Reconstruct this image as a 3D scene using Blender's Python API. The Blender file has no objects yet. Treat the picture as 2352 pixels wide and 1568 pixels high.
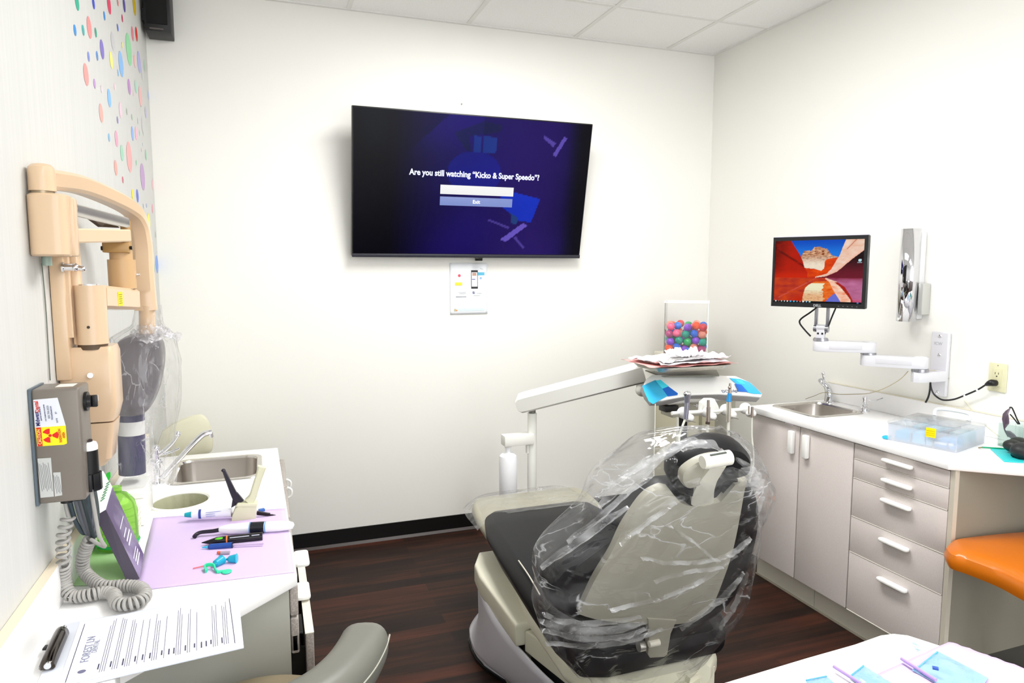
import bpy, bmesh, math, random
from mathutils import Vector, Matrix, noise
R_ = math.radians
SC = bpy.context.scene
COL = SC.collection
# ---------------------------------------------------------------- camera
CAM = Vector((0, 0, 1.46)); FPX = 1574.0
cd = bpy.data.cameras.new('camera'); cam = bpy.data.objects.new('camera', cd); COL.objects.link(cam)
cam.location = CAM; cam.rotation_euler = (R_(84), 0, R_(-19.8))
cd.sensor_width = 36; cd.lens = FPX/2352*36; cd.clip_start = .02; cd.clip_end = 50
SC.camera = cam
# ---------------------------------------------------------------- world, lamps, exposure
W = bpy.data.worlds.new('world'); SC.world = W; W.use_nodes = True
W.node_tree.nodes['Background'].inputs[0].default_value = (.96, .98, 1, 1)
W.node_tree.nodes['Background'].inputs[1].default_value = 1.9
def area(name, loc, sx, sy, power, rot=(0, 0, 0), col=(1, .99, .975)):
    l = bpy.data.lights.new(name, 'AREA'); l.shape = 'RECTANGLE'; l.size = sx; l.size_y = sy; l.energy = power; l.color = col
    o = bpy.data.objects.new(name, l); COL.objects.link(o); o.location = loc; o.rotation_euler = rot; return o
area('troffer_light', (1.05, 2.20, 2.715), .58, 1.18, 20)
area('troffer_light', (1.20, .30, 2.715), .58, 1.18, 8)
area('troffer_light', (1.30, -1.60, 2.715), .58, 1.18, 8)  # unseen fill behind the camera, added to even out the light
SC.view_settings.view_transform = 'Standard'; SC.view_settings.look = 'None'
SC.view_settings.gamma = 1; SC.view_settings.use_curve_mapping = False
EXPO = 1.1
SC.view_settings.exposure = EXPO
# ---------------------------------------------------------------- points on known planes of the room
_y, _p = R_(19.8), R_(-6)
_fw = Vector((math.sin(_y)*math.cos(_p), math.cos(_y)*math.cos(_p), math.sin(_p)))
_rt = Vector((math.cos(_y), -math.sin(_y), 0)); _up = _rt.cross(_fw)
def _ray(x, y): return _fw + _rt*((x-1176)/FPX) - _up*((y-784)/FPX)
def aX(x, y, v): d = _ray(x, y); return CAM + d*(v/d.x)
def aY(x, y, v): d = _ray(x, y); return CAM + d*(v/d.y)
def aZ(x, y, v): d = _ray(x, y); return CAM + d*((v-CAM.z)/d.z)
def aP(x, y, p, n): d = _ray(x, y); n = Vector(n); return CAM + d*((Vector(p)-CAM).dot(n)/d.dot(n))
V = Vector
# ---------------------------------------------------------------- materials
def s2l(h):
    h = h.lstrip('#'); c = [int(h[i:i+2], 16)/255 for i in (0, 2, 4)]
    return tuple(x/12.92 if x <= .04045 else ((x+.055)/1.055)**2.4 for x in c)
_mc = {}
def mat(h, rough=.5, metal=0, spec=.5, alpha=1, trans=0, emit=0, bump=None, coat=0, ior=1.45, sub=0):
    k = (h, rough, metal, spec, alpha, trans, emit, bump, coat, ior)
    if k in _mc: return _mc[k]
    m = bpy.data.materials.new('material_'+h.strip('#')); m.use_nodes = True; nt = m.node_tree; b = nt.nodes['Principled BSDF']
    c = s2l(h)
    b.inputs['Base Color'].default_value = (*c, 1); b.inputs['Roughness'].default_value = rough
    b.inputs['Metallic'].default_value = metal; b.inputs['Specular IOR Level'].default_value = spec
    b.inputs['Alpha'].default_value = alpha; b.inputs['Transmission Weight'].default_value = trans
    b.inputs['IOR'].default_value = ior; b.inputs['Coat Weight'].default_value = coat
    if emit: b.inputs['Emission Color'].default_value = (*c, 1); b.inputs['Emission Strength'].default_value = emit/2**EXPO; b.inputs['Base Color'].default_value = (.02, .02, .02, 1)
    if bump:
        sc, st = bump
        tc = nt.nodes.new('ShaderNodeTexCoord'); n = nt.nodes.new('ShaderNodeTexNoise'); bp = nt.nodes.new('ShaderNodeBump')
        n.inputs['Scale'].default_value = sc; n.inputs['Detail'].default_value = 4
        bp.inputs['Strength'].default_value = st; bp.inputs['Distance'].default_value = .002
        nt.links.new(tc.outputs['Object'], n.inputs['Vector']); nt.links.new(n.outputs[0], bp.inputs['Height']); nt.links.new(bp.outputs[0], b.inputs['Normal'])
    _mc[k] = m; return m
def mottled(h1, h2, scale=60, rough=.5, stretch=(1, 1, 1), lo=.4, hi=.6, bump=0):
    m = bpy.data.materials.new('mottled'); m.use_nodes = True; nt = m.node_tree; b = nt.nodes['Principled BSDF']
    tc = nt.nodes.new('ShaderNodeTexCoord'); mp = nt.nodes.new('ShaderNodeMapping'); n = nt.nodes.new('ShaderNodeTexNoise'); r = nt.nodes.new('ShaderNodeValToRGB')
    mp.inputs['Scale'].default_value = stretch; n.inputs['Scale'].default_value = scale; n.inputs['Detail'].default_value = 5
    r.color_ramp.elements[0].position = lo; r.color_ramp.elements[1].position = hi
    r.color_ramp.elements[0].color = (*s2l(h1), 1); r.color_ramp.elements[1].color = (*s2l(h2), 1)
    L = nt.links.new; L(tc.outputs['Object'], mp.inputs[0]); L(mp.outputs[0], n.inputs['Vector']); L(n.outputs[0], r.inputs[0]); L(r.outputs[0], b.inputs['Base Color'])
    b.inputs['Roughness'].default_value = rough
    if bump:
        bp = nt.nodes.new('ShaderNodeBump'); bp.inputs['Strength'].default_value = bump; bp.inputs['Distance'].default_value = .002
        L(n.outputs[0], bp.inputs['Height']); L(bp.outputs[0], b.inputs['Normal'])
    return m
def film(clear=.85, tint='#eef2f6', scale=(9, 9, 9), strength=.35, rough=.08, dist=.01, crease=.45):
    """thin crinkled plastic: clear film, glossy at grazing angles, whitened along its creases"""
    m = bpy.data.materials.new('plastic_film'); m.use_nodes = True; nt = m.node_tree; nt.nodes.clear(); N = nt.nodes.new; L = nt.links.new
    out = N('ShaderNodeOutputMaterial'); tr = N('ShaderNodeBsdfTransparent'); gl = N('ShaderNodeBsdfGlossy'); df = N('ShaderNodeBsdfDiffuse'); tl = N('ShaderNodeBsdfTranslucent')
    tc = N('ShaderNodeTexCoord'); mp = N('ShaderNodeMapping'); n1 = N('ShaderNodeTexNoise'); vo = N('ShaderNodeTexVoronoi'); bp = N('ShaderNodeBump'); lw = N('ShaderNodeLayerWeight')
    mx = N('ShaderNodeMixShader'); mz = N('ShaderNodeMixShader'); md = N('ShaderNodeMixShader'); vm = N('ShaderNodeVectorMath'); cr = N('ShaderNodeMapRange'); n3 = N('ShaderNodeTexNoise'); mk = N('ShaderNodeMapRange')
    mp.inputs['Scale'].default_value = scale
    n1.inputs['Scale'].default_value = 1.0; n1.inputs['Detail'].default_value = 3; n1.inputs['Distortion'].default_value = 1.2
    L(tc.outputs['Object'], mp.inputs[0]); L(mp.outputs[0], n1.inputs['Vector'])
    vm.operation = 'MULTIPLY_ADD'; vm.inputs[1].default_value = (.9, .9, .9); L(n1.outputs['Color'], vm.inputs[0]); L(mp.outputs[0], vm.inputs[2])
    vo.feature = 'DISTANCE_TO_EDGE'; vo.inputs['Scale'].default_value = .9; L(vm.outputs[0], vo.inputs['Vector'])
    cr.inputs['From Min'].default_value = .0; cr.inputs['From Max'].default_value = .035; cr.inputs['To Min'].default_value = crease; cr.inputs['To Max'].default_value = 0; L(vo.outputs['Distance'], cr.inputs['Value'])
    n3.inputs['Scale'].default_value = .6; n3.inputs['Detail'].default_value = 2; L(mp.outputs[0], n3.inputs['Vector']); mk.inputs['From Min'].default_value = .53; mk.inputs['From Max'].default_value = .62; L(n3.outputs[0], mk.inputs['Value'])
    mm = N('ShaderNodeMath'); mm.operation = 'MULTIPLY'; L(cr.outputs[0], mm.inputs[0]); L(mk.outputs[0], mm.inputs[1])
    n4 = N('ShaderNodeTexNoise'); n4.inputs['Scale'].default_value = .35; n4.inputs['Detail'].default_value = 2; n4.inputs['Distortion'].default_value = 1.5; L(mp.outputs[0], n4.inputs['Vector']); k4 = N('ShaderNodeMapRange'); k4.inputs['From Min'].default_value = .42; k4.inputs['From Max'].default_value = .68; k4.inputs['To Min'].default_value = (1-clear)*.25; k4.inputs['To Max'].default_value = (1-clear)*2.2; L(n4.outputs[0], k4.inputs['Value'])
    hz = N('ShaderNodeMath'); hz.operation = 'ADD'; L(k4.outputs[0], hz.inputs[1]); hz.use_clamp = True; L(mm.outputs[0], hz.inputs[0])
    bp.inputs['Strength'].default_value = strength; bp.inputs['Distance'].default_value = dist
    ad = N('ShaderNodeMath'); ad.operation = 'ADD'; L(n1.outputs[0], ad.inputs[0]); L(vo.outputs['Distance'], ad.inputs[1]); L(ad.outputs[0], bp.inputs['Height'])
    lw.inputs['Blend'].default_value = .5; pw = N('ShaderNodeMath'); pw.operation = 'POWER'; pw.inputs[1].default_value = 3.5; fm = N('ShaderNodeMath'); fm.operation = 'MULTIPLY_ADD'; fm.inputs[1].default_value = .55; fm.inputs[2].default_value = .045
    L(bp.outputs[0], gl.inputs['Normal']); L(bp.outputs[0], lw.inputs['Normal']); L(lw.outputs['Facing'], pw.inputs[0]); L(pw.outputs[0], fm.inputs[0])
    gl.inputs['Roughness'].default_value = rough
    c = s2l(tint); tr.inputs['Color'].default_value = (.98, .98, .98, 1); df.inputs['Color'].default_value = (*c, 1); tl.inputs['Color'].default_value = (*c, 1)
    md.inputs[0].default_value = .5; L(df.outputs[0], md.inputs[1]); L(tl.outputs[0], md.inputs[2])
    L(hz.outputs[0], mz.inputs[0]); L(tr.outputs[0], mz.inputs[1]); L(md.outputs[0], mz.inputs[2])
    L(fm.outputs[0], mx.inputs[0]); L(mz.outputs[0], mx.inputs[1]); L(gl.outputs[0], mx.inputs[2])
    L(mx.outputs[0], out.inputs[0]); return m
def glassy(tint='#f4f8f8', clear=.85, rough=.03, gloss=.5):
    m = bpy.data.materials.new('clear_plastic'); m.use_nodes = True; nt = m.node_tree; nt.nodes.clear(); N = nt.nodes.new; L = nt.links.new
    out = N('ShaderNodeOutputMaterial'); tr = N('ShaderNodeBsdfTransparent'); gl = N('ShaderNodeBsdfGlossy'); df = N('ShaderNodeBsdfDiffuse'); lw = N('ShaderNodeLayerWeight'); mx = N('ShaderNodeMixShader'); mz = N('ShaderNodeMixShader')
    pw = N('ShaderNodeMath'); pw.operation = 'POWER'; pw.inputs[1].default_value = 4; fm = N('ShaderNodeMath'); fm.operation = 'MULTIPLY_ADD'; fm.inputs[1].default_value = gloss; fm.inputs[2].default_value = .03; lw.inputs['Blend'].default_value = .5
    c = s2l(tint); tr.inputs[0].default_value = (*[.15+.85*x for x in c], 1); df.inputs[0].default_value = (*c, 1); gl.inputs['Roughness'].default_value = rough
    L(lw.outputs['Facing'], pw.inputs[0]); L(pw.outputs[0], fm.inputs[0])
    mz.inputs[0].default_value = 1-clear; L(tr.outputs[0], mz.inputs[1]); L(df.outputs[0], mz.inputs[2]); L(fm.outputs[0], mx.inputs[0]); L(mz.outputs[0], mx.inputs[1]); L(gl.outputs[0], mx.inputs[2]); L(mx.outputs[0], out.inputs[0]); return m
def emitcol(strength=1.0):
    m = bpy.data.materials.new('screen_picture'); m.use_nodes = True; nt = m.node_tree; nt.nodes.clear(); N = nt.nodes.new; L = nt.links.new
    out = N('ShaderNodeOutputMaterial'); em = N('ShaderNodeEmission'); at = N('ShaderNodeVertexColor'); at.layer_name = 'Col'; gl = N('ShaderNodeBsdfGlossy'); ad = N('ShaderNodeAddShader')
    gl.inputs['Color'].default_value = (.008, .008, .008, 1); gl.inputs['Roughness'].default_value = .25
    em.inputs['Strength'].default_value = strength/2**EXPO; L(at.outputs[0], em.inputs[0]); L(em.outputs[0], ad.inputs[0]); L(gl.outputs[0], ad.inputs[1]); L(ad.outputs[0], out.inputs[0]); return m
# ---------------------------------------------------------------- mesh builder
class MB:
    def __init__(s): s.bm = bmesh.new(); s.ms = []
    def _mi(s, m):
        if m is None: return 0
        if m not in s.ms: s.ms.append(m)
        return s.ms.index(m)
    def _set(s, faces, m):
        i = s._mi(m)
        for f in faces: f.material_index = i
    def face(s, pts, m=None):
        f = s.bm.faces.new([s.bm.verts.new(p) for p in pts]); s._set([f], m); return s
    def box(s, lo, hi, bev=0, seg=2, m=None):
        lo, hi = V(lo), V(hi); c = (lo+hi)/2; h = (hi-lo)/2
        return s.obox(c, (abs(h.x), 0, 0), (0, abs(h.y), 0), (0, 0, abs(h.z)), bev, seg, m)
    def obox(s, c, ax, ay, az, bev=0, seg=2, m=None):
        c, ax, ay, az = V(c), V(ax), V(ay), V(az)
        if ax.cross(ay).dot(az) < 0: az = -az
        vs = [s.bm.verts.new(c+ax*i+ay*j+az*k) for i in (-1, 1) for j in (-1, 1) for k in (-1, 1)]
        fs = [s.bm.faces.new([vs[i] for i in q]) for q in ((0, 1, 3, 2), (4, 6, 7, 5), (0, 4, 5, 1), (2, 3, 7, 6), (0, 2, 6, 4), (1, 5, 7, 3))]
        s._set(fs, m)
        if bev:
            es = list({e for f in fs for e in f.edges}); bmesh.ops.bevel(s.bm, geom=es+vs, offset=bev, segments=seg, affect='EDGES', profile=.5, clamp_overlap=True)
        return s
    def loft(s, rings, caps=True, m=None, closed=True):
        vr = [[s.bm.verts.new(p) for p in r] for r in rings]; n = len(vr[0]); fs = []
        for a, b in zip(vr, vr[1:]):
            for i in range(n if closed else n-1):
                j = (i+1) % n; fs.append(s.bm.faces.new((a[i], a[j], b[j], b[i])))
        if caps: fs.append(s.bm.faces.new(vr[0][::-1])); fs.append(s.bm.faces.new(vr[-1]))
        s._set(fs, m); return s
    def prism(s, poly, vec, m=None, bev=0, seg=2):
        vec = V(vec); poly = [V(p) for p in poly]; a = [s.bm.verts.new(p) for p in poly]; b = [s.bm.verts.new(p+vec) for p in poly]; n = len(a)
        nrm = sum(((poly[i]-poly[0]).cross(poly[(i+1) % n]-poly[0]) for i in range(n)), V((0, 0, 0)))
        fs = [s.bm.faces.new(a[::-1]), s.bm.faces.new(b)] + [s.bm.faces.new((a[i], a[(i+1) % n], b[(i+1) % n], b[i])) for i in range(n)]
        if nrm.dot(vec) < 0: bmesh.ops.reverse_faces(s.bm, faces=fs)
        s._set(fs, m)
        if bev:
            es = list({e for f in fs[:2] for e in f.edges}); bmesh.ops.bevel(s.bm, geom=es, offset=bev, segments=seg, affect='EDGES', profile=.5, clamp_overlap=True)
        return s
    def cyl(s, p0, p1, r0, r1=None, seg=28, caps=True, m=None, sq=1):
        p0, p1 = V(p0), V(p1); r1 = r0 if r1 is None else r1; d = (p1-p0).normalized(); u = d.orthogonal().normalized(); w = d.cross(u)
        rg = lambda p, r: [p+(u*math.cos(2*math.pi*i/seg)+w*sq*math.sin(2*math.pi*i/seg))*r for i in range(seg)]
        return s.loft([rg(p0, r0), rg(p1, r1)], caps, m)
    def lathe(s, base, prof, ax=(0, 0, 1), seg=32, m=None, caps=True):
        base = V(base); d = V(ax).normalized(); u = d.orthogonal().normalized(); w = d.cross(u)
        return s.loft([[base+d*h+(u*math.cos(2*math.pi*i/seg)+w*math.sin(2*math.pi*i/seg))*max(r, 1e-4) for i in range(seg)] for r, h in prof], caps, m)
    def tube(s, pts, r, seg=10, sub=6, m=None, smooth=True, flat=None, caps=True):
        pts = [V(p) for p in pts]
        if smooth and len(pts) > 2: pts = crom(pts, sub)
        rs = r if isinstance(r, (list, tuple)) else None
        rings = []; t = (pts[1]-pts[0]).normalized(); u = V(flat).normalized() if flat else t.orthogonal().normalized()
        for i, p in enumerate(pts):
            t = (pts[min(i+1, len(pts)-1)]-pts[max(i-1, 0)]).normalized(); u = (u-t*u.dot(t)).normalized(); w = t.cross(u)
            if rs: k = i/(len(pts)-1)*(len(rs)-1); a = int(min(k, len(rs)-2)); rr = rs[a]+(rs[a+1]-rs[a])*(k-a)
            else: rr = r
            rings.append([p+(u*math.cos(2*math.pi*j/seg)+w*math.sin(2*math.pi*j/seg))*rr for j in range(seg)])
        return s.loft(rings, caps, m)
    def bar(s, pts, hw, hh, side, sub=6, m=None, smooth=True, rnd=.3):
        """rectangular rounded section swept along a path; side = direction of the width"""
        pts = [V(p) for p in pts]
        if smooth and len(pts) > 2: pts = crom(pts, sub)
        rings = []; u = V(side).normalized()
        for i, p in enumerate(pts):
            t = (pts[min(i+1, len(pts)-1)]-pts[max(i-1, 0)]).normalized(); uu = (u-t*u.dot(t)).normalized(); w = t.cross(uu)
            k = 1-rnd; f = lambda a: a(i/(len(pts)-1)) if callable(a) else a; a_, b_ = f(hw), f(hh)
            rings.append([p+uu*x*a_+w*y*b_ for x, y in ((1, k), (k, 1), (-k, 1), (-1, k), (-1, -k), (-k, -1), (k, -1), (1, -k))])
        return s.loft(rings, True, m)
    def ball(s, c, r, seg=20, m=None, ax=None):
        c = V(c); r = (r, r, r) if not hasattr(r, '__len__') else r
        ax = ax or (V((1, 0, 0)), V((0, 1, 0)), V((0, 0, 1)))
        h = seg//2; rings = []
        for k in range(h+1):
            a = -math.pi/2+math.pi*k/h; ca = max(math.cos(a), .004)
            rings.append([c+ax[0]*r[0]*ca*math.cos(2*math.pi*j/seg)+ax[1]*r[1]*ca*math.sin(2*math.pi*j/seg)+ax[2]*r[2]*math.sin(a) for j in range(seg)])
        return s.loft(rings, True, m)
    def grid(s, fn, nu, nv, m=None, closed_u=False):
        vs = [[s.bm.verts.new(fn(i/nu, j/nv)) for i in range(nu if closed_u else nu+1)] for j in range(nv+1)]; fs = []
        for j in range(nv):
            for i in range(nu):
                k = (i+1) % nu if closed_u else i+1
                fs.append(s.bm.faces.new((vs[j][i], vs[j][k], vs[j+1][k], vs[j+1][i])))
        s._set(fs, m); return s
    def build(s, name, m=None, parent=None, smooth=35, solid=0, keep=False, label=None):
        if not keep and not solid: bmesh.ops.recalc_face_normals(s.bm, faces=s.bm.faces)
        me = bpy.data.meshes.new(name); vs = [v.co for v in s.bm.verts]
        lo = V([min(v[i] for v in vs) for i in range(3)]); hi = V([max(v[i] for v in vs) for i in range(3)]); c = (lo+hi)/2; c.z = lo.z
        bmesh.ops.translate(s.bm, verts=s.bm.verts, vec=-c); s.bm.to_mesh(me); s.bm.free()
        if s.ms:
            for x in s.ms: me.materials.append(x)
        elif m: me.materials.append(m)
        if smooth:
            for p in me.polygons: p.use_smooth = True
            me.set_sharp_from_angle(angle=R_(smooth))
        o = bpy.data.objects.new(name, me); COL.objects.link(o); place(o, c, parent)
        if solid:
            md = o.modifiers.new('Solidify', 'SOLIDIFY'); md.thickness = solid; md.offset = 0
        if label: o['label'] = label
        return o
WL = {}
def place(o, w, parent):
    WL[o.name] = V(w)
    if parent is not None: o.parent = parent; o.location = V(w)-WL[parent.name]
    else: o.location = w
def crom(P, sub):
    out = []
    for i in range(len(P)-1):
        p0, p1, p2, p3 = P[max(i-1, 0)], P[i], P[i+1], P[min(i+2, len(P)-1)]
        for k in range(sub):
            t = k/sub; out.append(.5*((2*p1)+(p2-p0)*t+(2*p0-5*p1+4*p2-p3)*t*t+(3*p1-p0-3*p2+p3)*t**3))
    out.append(P[-1]); return out
def tag(o, label, cat=None, group=None, kind=None):
    if label: o['label'] = label
    if cat: o['category'] = cat
    if group: o['group'] = group
    if kind: o['kind'] = kind
    return o
def thing(name, loc, label, cat, group=None):
    o = bpy.data.objects.new(name, None); COL.objects.link(o); o.empty_display_size = .05; place(o, V(loc), None); return tag(o, label, cat, group)
def struct(o): o['kind'] = 'structure'; return o
def text(s, pos, xd, yd, size, m, parent, name='lettering', bold=0, align='CENTER', label=None, sx=1.0, shear=0, depth=.0004):
    cu = bpy.data.curves.new(name, 'FONT'); cu.body = s; cu.size = size; cu.align_x = align; cu.align_y = 'CENTER'; cu.offset = bold; cu.extrude = depth; cu.resolution_u = 3; cu.shear = shear
    t = bpy.data.objects.new('tmp', cu); COL.objects.link(t); dg = bpy.context.evaluated_depsgraph_get(); me = bpy.data.meshes.new_from_object(t.evaluated_get(dg))
    bpy.data.objects.remove(t); bpy.data.curves.remove(cu)
    xd = V(xd).normalized(); yd = V(yd); yd = (yd-xd*yd.dot(xd)).normalized(); zd = xd.cross(yd)
    for v in me.vertices: c = v.co.copy(); v.co = xd*c.x*sx+yd*c.y+zd*c.z
    me.materials.clear(); me.materials.append(m); me.name = name
    o = bpy.data.objects.new(name, me); COL.objects.link(o); place(o, V(pos), parent)
    if label: o['label'] = label
    return o
def nz(x, y=0, z=0, s=1.0): return noise.noise(V((x*s, y*s, z*s)))
X_, Y_, Z_ = V((1, 0, 0)), V((0, 1, 0)), V((0, 0, 1))
# common materials
CHROME = mat('#e8e8ec', .06, 1); STEEL = mat('#c4beb8', .28, 1); BLACK = mat('#0e0e10', .4); WHITE = mat('#f4f4f2', .35); LAM = mat('#f6f5f4', .3)
# ================================================================ the room
LW, BW, RW, CZ, NY = -.468, 3.62, 2.60, 2.743, -2.6
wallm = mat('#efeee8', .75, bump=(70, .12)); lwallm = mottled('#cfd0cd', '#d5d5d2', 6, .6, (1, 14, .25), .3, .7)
o = MB().box((LW-.1, BW, 0), (RW+.1, BW+.12, CZ)).build('wall_back', wallm); struct(o)
o = MB().box((RW, NY, 0), (RW+.12, BW, CZ)).build('wall_right', wallm); struct(o)
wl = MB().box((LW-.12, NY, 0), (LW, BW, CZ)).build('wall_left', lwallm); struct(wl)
# dark wood-look vinyl planks running along the back wall
m = bpy.data.materials.new('vinyl_planks'); m.use_nodes = True; nt = m.node_tree; N = nt.nodes.new; L = nt.links.new; b = nt.nodes['Principled BSDF']
tc = N('ShaderNodeTexCoord'); br = N('ShaderNodeTexBrick'); mp = N('ShaderNodeMapping'); n1 = N('ShaderNodeTexNoise'); n2 = N('ShaderNodeTexNoise'); mp2 = N('ShaderNodeMapping')
br.inputs['Scale'].default_value = 1; br.inputs['Brick Width'].default_value = 1.1; br.inputs['Row Height'].default_value = .076; br.inputs['Mortar Size'].default_value = .0008
br.inputs['Color1'].default_value = (0, 0, 0, 1); br.inputs['Color2'].default_value = (1, 1, 1, 1); br.inputs['Mortar'].default_value = (.2, .2, .2, 1); br.offset = .37
mp.inputs['Scale'].default_value = (2.2, 34, 1); n1.inputs['Scale'].default_value = 1; n1.inputs['Detail'].default_value = 6
mp2.inputs['Scale'].default_value = (1.5, 13, 1); n2.inputs['Scale'].default_value = 1.6; n2.inputs['Detail'].default_value = 3
rp = N('ShaderNodeValToRGB'); e = rp.color_ramp.elements; e[0].position = .25; e[0].color = (*s2l('#17100e'), 1); e[1].position = .8; e[1].color = (*s2l('#4c2a1e'), 1)
k = e.new(.5); k.color = (*s2l('#281a15'), 1)
a1 = N('ShaderNodeMath'); a1.operation = 'MULTIPLY_ADD'; a1.inputs[1].default_value = .34; a2 = N('ShaderNodeMath'); a2.operation = 'MULTIPLY_ADD'; a2.inputs[1].default_value = .5; a2.inputs[2].default_value = -.08
L(tc.outputs['Object'], br.inputs[0]); L(tc.outputs['Object'], mp.inputs[0]); L(mp.outputs[0], n1.inputs['Vector']); L(tc.outputs['Object'], mp2.inputs[0]); L(mp2.outputs[0], n2.inputs['Vector'])
L(n1.outputs[0], a2.inputs[0]); L(br.outputs['Color'], a1.inputs[0]); L(a2.outputs[0], a1.inputs[2])
a3 = N('ShaderNodeMath'); a3.operation = 'MULTIPLY_ADD'; a3.inputs[1].default_value = .42; L(n2.outputs[0], a3.inputs[0]); L(a1.outputs[0], a3.inputs[2]); L(a3.outputs[0], rp.inputs[0]); L(rp.outputs[0], b.inputs['Base Color'])
b.inputs['Roughness'].default_value = .5; b.inputs['Specular IOR Level'].default_value = .18
fl = MB().box((LW-.3, NY-1, -.05), (RW+.3, BW+.1, 0)).build('floor', m, smooth=0); struct(fl)
# ceiling tiles in a white grid: 0.61 m tiles, seams where the photo shows them
cm = mottled('#f4f4f2', '#f8f8f6', 120, .85); gm = mat('#e9e8e4', .6)
ce = MB().box((LW-.1, NY-1, CZ), (RW+.1, BW+.1, CZ+.05)).build('ceiling', cm); struct(ce)
g = MB()
for x in (-.17, .44, 1.055, 1.67, 2.265): g.box((x-.011, NY, CZ-.004), (x+.011, BW, CZ))
for y in [3.13-.61*i for i in range(8)]: g.box((LW, y-.011, CZ-.0035), (RW, y+.011, CZ))
g.box((LW, BW-.02, CZ-.006), (RW, BW, CZ)).box((RW-.02, NY, CZ-.0055), (RW, BW, CZ))
g.build('ceiling_grid', gm, ce)
# black rubber cove base
MBm = mat('#0c0b0b', .35)
o = MB().box((LW, BW-.006, 0), (RW, BW, .088)).build('baseboard_back', MBm); struct(o)
o.select_set(False)
q = MB().prism([(LW, BW-.006, 0), (LW, BW-.006, .012), (LW, BW-.02, 0)], (RW-LW, 0, 0)).build('cove_toe', mat('#3a3230', .4), o)
# recessed ceiling light fittings, all unseen; the rearmost added to even the room light
for i, (x, y, s) in enumerate(((1.05, 2.20, 'nearest the back wall'), (1.20, .30, 'over the front of the room'), (1.30, -1.60, 'added unseen behind the camera'))):
    t = thing('ceiling_light', (x, y, CZ-.026), 'white recessed ceiling light panel '+s, 'light', 'ceiling light panels')
    MB().box((x-.305, y-.61, CZ-.02), (x+.305, y-.59, CZ-.001)).box((x-.305, y+.59, CZ-.02), (x+.305, y+.61, CZ-.001)).box((x-.305, y-.61, CZ-.02), (x-.29, y+.61, CZ-.001)).box((x+.29, y-.61, CZ-.02), (x+.305, y+.61, CZ-.001)).build('frame', WHITE, t)
    MB().box((x-.29, y-.59, CZ-.012), (x+.29, y+.59, CZ-.008)).build('diffuser', mat('#ffffff', .5, emit=4), t)
# ------------------------------------------------ polka dots printed on the left wall
dots = [(222,20,130,'20b090'),(370,30,90,'1a3ad0'),(510,40,150,'e03060'),(588,20,60,'e07070'),(646,45,110,'5040a0'),(738,50,150,'d8b800'),(468,142,70,'2a8ad8'),(629,165,60,'c82060'),(203,272,90,'2a90e0'),(277,272,85,'30b0b0'),(332,248,172,'f09090'),(390,292,76,'10a080'),(588,248,58,'2060d8'),(722,305,112,'e08090'),(757,308,110,'e03020'),(543,370,140,'c8c8cc'),(688,445,250,'90dca4'),(447,445,154,'8070c8'),(630,405,50,'f4f0a0'),(326,510,80,'8090d8'),(403,503,76,'5090e0'),(530,542,134,'f4ee80'),(618,577,200,'86bcf4'),(743,555,100,'f6c0c0'),(780,558,166,'b0b0e6'),(831,592,96,'b8d4c0'),(592,655,56,'90c0e8'),(812,665,106,'d4d4d4'),(303,672,180,'f09c98'),(380,753,80,'c098d0'),(443,800,60,'f8d4e8'),(562,783,60,'f8d4e0'),(692,783,124,'c088cc'),(752,780,104,'a8dcc8'),(729,840,46,'f8b8c8'),(512,883,148,'86bcf4'),(793,868,160,'f4bcbc'),(866,860,90,'c8d0f0'),(439,1018,154,'f4aca4'),(614,993,128,'f8ccdc'),(671,1003,54,'b0c0b0'),(587,1080,60,'9080c8'),(716,1055,50,'a8c0a8'),(841,1012,90,'c8c0e4'),(817,1130,150,'d0d0d0'),(722,1202,116,'90b4ee'),(755,1200,110,'f6b8d0'),(511,1238,70,'78bcf0'),(577,1248,134,'f4a4c0'),(626,1377,132,'9cd4b8'),(693,1415,250,'f4acac'),(843,1395,90,'a8d4bc'),(802,1352,30,'f8b8c4'),(756,1465,44,'a0d4b4'),(571,1510,130,'f2a49c'),(786,1200,44,'b8d8c8'),(815,1300,30,'d0d8e8'),(772,1090,50,'ccd4d0')]
mb = MB()
def dot(px, py, hp, c):
    a = aX(px, py-hp/2, LW); bb = aX(px, py+hp/2, LW); r = (a-bb).length/2; cc = (a+bb)/2
    if cc.y > BW-.02 or r > .12: return
    if cc.y+r > BW: r = BW-cc.y
    zt = min(cc.z, CZ+.2)
    pts = [(LW+.0008, cc.y+r*math.cos(t*math.pi/14), min(CZ-.001, cc.z+r*math.sin(t*math.pi/14))) for t in range(28)]
    mb.face(pts, mat('#'+c, .5))
for x, y, h, c in dots: dot(120+x/3.92, y/3.92, h/3.92, c)
for x, y, h, c in ((850,220,44,'dc5878'),(987,200,170,'c09ccc'),(919,325,76,'f0e040'),(951,330,84,'6070d8'),(1058,255,70,'f4c4cc'),(993,400,30,'b8b8d4'),(1014,398,30,'a8b0d8'),(1056,420,60,'eca8b8'),(1030,510,110,'f2ee70'),(1076,600,40,'b0c4b4'),(1086,805,140,'84a8ec'),(1062,830,90,'6cbc90'),(1050,650,40,'d8dcb8')): dot(x/3.015, 340+y/3.015, h/3.015, c)
o = mb.build('dot_pattern', None, wl, smooth=0, keep=True, label='scattered multicoloured polka dots'); 
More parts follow.
